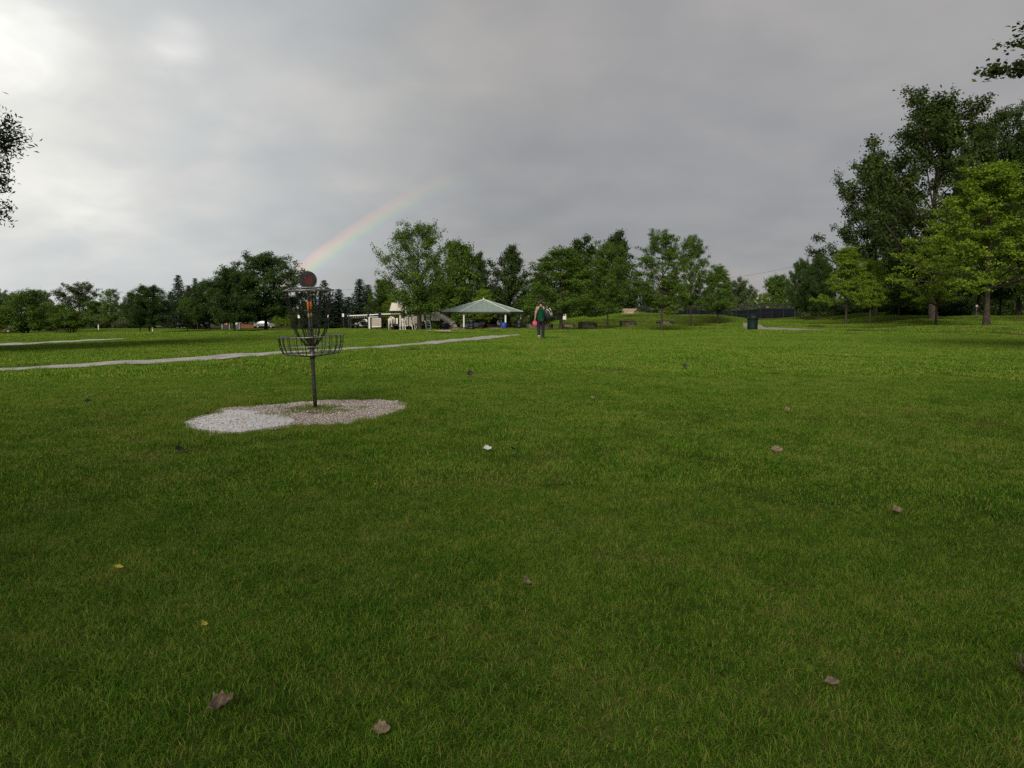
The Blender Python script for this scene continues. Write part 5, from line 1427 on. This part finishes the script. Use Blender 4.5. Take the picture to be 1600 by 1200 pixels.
# ------------------------------------------------------------------ person walking away, disc and bag
def skin_obj(name, m, verts, edges, parent, sub=2, root=0):
    me = bpy.data.meshes.new(name)
    me.from_pydata([v[:3] for v in verts], edges, [])
    me.materials.append(m)
    o = bpy.data.objects.new(name, me); COL.objects.link(o)
    if parent is not None: o.parent = parent
    md = o.modifiers.new('skin', 'SKIN'); md.use_smooth_shade = True
    sv = me.skin_vertices[0].data if me.skin_vertices else None
    if sv is None:
        import bmesh
        bm = bmesh.new(); bm.from_mesh(me); bm.verts.layers.skin.verify(); bm.to_mesh(me); bm.free()
        sv = me.skin_vertices[0].data
    for i, v in enumerate(verts):
        sv[i].radius = (v[3], v[4] if len(v) > 4 else v[3]); sv[i].use_root = (i == root)
    s_ = o.modifiers.new('sub', 'SUBSURF'); s_.levels = sub; s_.render_levels = sub
    return o
def person():
    p = spot(845, 530, 36)
    root = thing('person', 'person in green tank top and black trousers walking away with a pink disc', 'person', p, rad(-2))
    V = [(0, 0, .96, .14, .10), (0, 0, 1.12, .135, .095), (0, .01, 1.30, .165, .115), (0, .005, 1.42, .15, .09), (0, 0, 1.50, .06, .06), (-.005, .015, 1.56, .055, .055), (-.01, .03, 1.64, .078, .090), (-.012, .03, 1.73, .070, .082), (-.012, .02, 1.775, .03, .03),
         (-.17, 0, 1.435, .065), (-.235, -.03, 1.17, .047), (-.262, .02, .93, .034), (-.27, .035, .88, .036, .022), (-.272, .045, .83, .038, .018),
         (.17, 0, 1.435, .065), (.27, .10, 1.21, .047), (.285, .09, 1.40, .034), (.28, .05, 1.45, .034, .022), (.275, .02, 1.485, .034, .018),
         (-.085, 0, .90, .095), (-.10, .05, .50, .062), (-.085, -.10, .14, .045), (-.085, -.13, .07, .04), (-.085, -.02, .03, .035),
         (.085, 0, .90, .095), (.095, .03, .48, .062), (.10, -.02, .09, .045), (.10, -.04, .05, .04), (.10, .12, .035, .035)]
    E = [(0, 1), (1, 2), (2, 3), (3, 4), (4, 5), (5, 6), (6, 7), (7, 8), (3, 9), (9, 10), (10, 11), (11, 12), (12, 13), (3, 14), (14, 15), (15, 16), (16, 17), (17, 18), (0, 19), (19, 20), (20, 21), (21, 22), (22, 23), (0, 24), (24, 25), (25, 26), (26, 27), (27, 28)]
    def fingers(base, tipdir, spread, curl, thumb):
        n0 = base
        for k, L_ in zip(range(4), (.072, .082, .078, .062)):
            b = Vector(V[n0][:3]) + Vector(spread) * (k - 1.5) * .018
            i = len(V)
            V.append((*b, .0095)); V.append((*(b + Vector(tipdir) * L_ * .5), .009)); V.append((*(b + Vector(tipdir) * L_ * .8 + Vector(curl) * L_ * .55), .008))
            E.extend([(n0, i), (i, i + 1), (i + 1, i + 2)])
        i = len(V); b = Vector(V[n0 - 1][:3])
        V.append((*(b + Vector(thumb) * .03), .011)); V.append((*(b + Vector(thumb) * .055 + Vector(tipdir) * .03), .009)); E.extend([(n0 - 1, i), (i, i + 1)])
    fingers(13, (0, .1, -1), (0, 1, 0), (1, 0, -.2), (.25, .9, -.2))
    fingers(18, (-.3, -.5, .8), (1, .2, 0), (0, -.9, -.5), (-.9, 0, .2))
    body = skin_obj('body', M['skin'], V, E, root)
    # clothes
    MB().loft([(0, 0, .86, .178, .135), (0, 0, .95, .172, .130), (0, 0, 1.10, .160, .120), (0, .005, 1.25, .178, .130), (0, .01, 1.34, .176, .134), (0, .01, 1.40, .150, .125), (0, .008, 1.46, .118, .100), (0, .004, 1.492, .085, .080)], 24, cap=False).build('tank_top', M['shirt'], root, True)
    TV = [(0, 0, .93, .155, .115), (-.085, 0, .86, .11), (-.10, .05, .50, .082), (-.088, -.085, .17, .072), (-.086, -.11, .09, .07), (.085, 0, .86, .11), (.095, .03, .48, .082), (.10, -.01, .14, .074), (.10, -.02, .06, .072)]
    skin_obj('trousers', M['trousers'], TV, [(0, 1), (1, 2), (2, 3), (3, 4), (0, 5), (5, 6), (6, 7), (7, 8)], root)
    for x, y0, z0, tilt in ((-.086, -.12, .05, .5), (.10, -.03, .0, 0)):
        c_, s_ = math.cos(tilt), math.sin(tilt)
        def sh(pts): return [(x + a, y0 + b * c_ + d * s_, z0 + .02 + d * c_ - b * s_ + (.07 if tilt else 0)) for a, b, d in pts]
        for nm, mm, zz0, zz1, k in (('shoe_sole', 'white', -.02, .012, 1.0), ('shoe_upper', 'black', .012, .085, .92)):
            out_ = [(-.042, -.06), (.042, -.06), (.05, .06), (.048, .15), (.0, .20), (-.048, .15), (-.05, .06)]
            a = [(px_ * k, py_ * k, zz0) for px_, py_ in out_]; b = [(px_ * k * .85, py_ * (k if nm == 'shoe_sole' else .8), zz1) for px_, py_ in out_]
            MB().add(sh(a + b), [tuple(reversed(range(7))), tuple(range(7, 14))] + [(i, (i + 1) % 7, (i + 1) % 7 + 7, i + 7) for i in range(7)]).build(nm, M[mm], root, bevel=.008)
    # hair over the back of the head
    hv = MB().loft([(-.012, .012, 1.60, .070, .062), (-.012, .010, 1.65, .090, .090), (-.012, .018, 1.70, .094, .104), (-.012, .022, 1.75, .088, .098), (-.012, .02, 1.79, .060, .066), (-.012, .02, 1.805, .02, .02)], 18).build('hair', M['hair'], root, True)
    # face: brow, eyes, nose, mouth and ears on the far side
    fc = MB(); fc.loft([(-.012, .118, 1.635, .010, .012), (-.012, .128, 1.65, .014, .020), (-.012, .112, 1.685, .008, .010)], 8).build('nose', M['skin'], root, True)
    for s_ in (-1, 1):
        MB().loft([(-.012 + s_ * .032, .104, 1.672, .010, .008), (-.012 + s_ * .032, .106, 1.679, .013, .010), (-.012 + s_ * .032, .104, 1.686, .010, .008)], 8).build('eye', M['white'], root, True)
        MB().loft([(-.012 + s_ * .098, .025, 1.635, .008, .012), (-.012 + s_ * .104, .02, 1.665, .012, .024), (-.012 + s_ * .100, .02, 1.695, .008, .016)], 10).build('ear', M['skin'], root, True)
    MB().box((-.012, .112, 1.612), (.05, .012, .012)).build('mouth', M['red'], root, bevel=.004)
    # pink disc in the left hand
    h = p + Vector((-.262, .005, .735))
    d = thing('flying_disc', 'pink flying disc held in the walking person\'s left hand', 'disc', h, 0)
    d.rotation_euler = (rad(82), rad(12), rad(8))
    MB().loft([(0, 0, -.012, .100, .100), (0, 0, -.012, .108, .108), (0, 0, .004, .108, .108), (0, 0, .012, .095, .095), (0, 0, .014, .05, .05)], 32).build('flight_plate', M['pink'], d, True)
    MB().ring((0, 0, -.004), .104, .009, 32, 6).build('rim', M['pink'], d, True)
    # bag on the right shoulder
    b = thing('disc_bag', 'black shoulder bag with white straps hanging at the walking person\'s right side', 'bag', p + Vector((.34, -.06, .98)), 0)
    b.rotation_euler = (0, rad(-14), rad(10))
    MB().loft([(0, 0, -.08, .11, .10), (0, 0, -.05, .15, .13), (0, 0, .15, .16, .14), (0, 0, .36, .14, .12), (0, 0, .44, .10, .08)], 18).build('bag_body', M['black'], b, True, )
    for s_ in (0, 1):
        MB().tube([(-.02 + s_ * .14, -.11, .42), (.06 + s_ * .10, -.15, .33), (.10 + s_ * .07, -.16, .18), (.08 + s_ * .07, -.14, .05)], .014, 6).build('white_strap', M['white'], b, True)
    MB().tube([(-.02, 0, .42), (-.05, .02, .54), (-.06, .03, .50)], .025, 6).build('handle', M['black'], b, True)
    MB().box((.09, -.13, .08), (.10, .05, .16)).build('pocket', M['navy'], b, bevel=.015)
person()

# ------------------------------------------------------------------ leaves and scraps lying in the grass
def fallen(px, py, wpx, m, label, rz=0, curl=.6, lift=.03, tilt=(0, 0), cat='fallen leaf', name='fallen_leaf', seed=0, aspect=.6):
    p = hit(px, py); dist = p.length; L_ = .88 * wpx * dist / FPX
    rg = np.random.default_rng(seed + int(px)); nu, nv = 11, 9
    u = np.linspace(0, 1, nu)[:, None]; v = np.linspace(-1, 1, nv)[None, :]
    wid = (np.sin(np.pi * np.clip(u * .96 + .03, 0, 1)) ** .7) * aspect * .5 * (1 + .22 * np.sin(u * 21 + seed) * (np.abs(v) > .6))
    X = (u - .5) * np.ones_like(v); Y = v * wid
    Z = curl * (Y ** 2) * 1.6 + curl * .5 * (u - .5) ** 2 + .03 * np.sin(u * 9 + v * 4 + seed)
    Z = Z - .025 * np.exp(-(v * 4) ** 2)
    G = np.stack([X, Y, Z], -1).reshape(-1, 3) * L_
    i, j = np.meshgrid(np.arange(nu - 1), np.arange(nv - 1), indexing='ij'); a = (i * nv + j).ravel()
    F = np.stack([a, a + nv, a + nv + 1, a + 1], -1)
    root = thing(name, label, cat, (p.x, p.y, p.z + lift), rz)
    root.rotation_euler = (tilt[0], tilt[1], rz)
    me = mesh_np('blade', G, F, M[m], smooth=True); o = obj_from(me, 'blade', M[m], root)
    sm = o.modifiers.new('thick', 'SOLIDIFY'); sm.thickness = .0008
    MB().tube([(-.5 * L_, 0, curl * .12 * L_), (-.62 * L_, .02 * L_, curl * .10 * L_), (-.74 * L_, .0, .0)], [.0018, .0014, .0012], 5).build('stalk', M[m], root)
fallen(348, 1122, 44, 'leaf_brown', 'curled brown dry leaf at the bottom left', rz=.7, curl=3.2, lift=.036, tilt=(.35, -.25), aspect=.6)
fallen(597, 1153, 30, 'leaf_tan', 'tan dry leaf half sunk in grass at the bottom', rz=.2, curl=.9, lift=.026, tilt=(.5, 0), aspect=.85)
fallen(1596, 1062, 44, 'leaf_brown', 'brown dry leaf at the right frame edge', rz=1.2, curl=.7, lift=.04, tilt=(.9, .1), aspect=.9)
fallen(823, 920, 20, 'leaf_tan', 'small tan leaf standing in the grass near the middle', rz=1.2, curl=.6, lift=.038, tilt=(.8, 0), aspect=.8)
fallen(1400, 808, 20, 'leaf_tan', 'pale leaf with dark shadow on the right lawn', rz=.6, curl=1.0, lift=.045, tilt=(.6, 0), aspect=.7)
fallen(1214, 709, 21, 'leaf_tan', 'wide tan leaf on the right middle lawn', rz=.1, curl=.6, lift=.038, tilt=(.7, 0), aspect=.6)
fallen(762, 708, 16, 'paper', 'small white paper scrap on the lawn', rz=.6, curl=.5, lift=.045, tilt=(.6, 0), cat='paper scrap', name='paper_scrap', aspect=.7)
fallen(801, 709, 12, 'leaf_black', 'dark leaf just right of the white scrap', rz=2.2, curl=.8, lift=.045, tilt=(.8, 0))
fallen(734, 590, 12, 'leaf_black', 'round dark leaf beyond the gravel patch', rz=.4, curl=.8, lift=.07, tilt=(1.0, 0), aspect=.9)
fallen(280, 710, 17, 'leaf_black', 'dark curled leaf below the puddle', rz=1.0, curl=1.0, lift=.045, tilt=(.9, .2))
fallen(670, 683, 9, 'leaf_brown', 'small brown leaf right of the gravel patch', rz=1.6, curl=.6, lift=.045, tilt=(.7, 0))
fallen(1070, 578, 9, 'leaf_black', 'tiny dark leaf on the far middle lawn', rz=.2, curl=.6, lift=.08, tilt=(1.0, 0), aspect=.9)
fallen(138, 635, 10, 'leaf_black', 'dark leaf left of the gravel patch', rz=.9, curl=.6, lift=.07, tilt=(.9, 0))
fallen(1230, 648, 11, 'leaf_tan', 'small tan leaf beyond the wide tan leaf', rz=.5, curl=.6, lift=.07, tilt=(.8, 0))
fallen(926, 629, 8, 'leaf_tan', 'tiny tan leaf in the middle of the lawn', rz=.3, curl=.6, lift=.07, tilt=(.8, 0))
fallen(1416, 695, 8, 'leaf_black', 'small dark leaf on the right lawn', rz=1.3, curl=.6, lift=.045, tilt=(.9, 0))
fallen(187, 898, 13, 'leaf_yellow', 'yellow leaf on the left lawn', rz=.3, curl=.5, lift=.04, tilt=(.4, .2), aspect=.6)
fallen(320, 989, 13, 'leaf_yellow', 'yellowish leaf above the curled brown leaf', rz=1.4, curl=.5, lift=.038, tilt=(.6, 0), aspect=.8)
fallen(586, 765, 9, 'leaf_yellow', 'small yellow leaf below the gravel patch', rz=1.8, curl=.5, lift=.04, tilt=(.6, 0))
fallen(1300, 1078, 26, 'leaf_brown', 'flat brown leaf deep in the grass at the lower right', rz=.2, curl=.3, lift=.03, tilt=(.2, 0), aspect=.8)
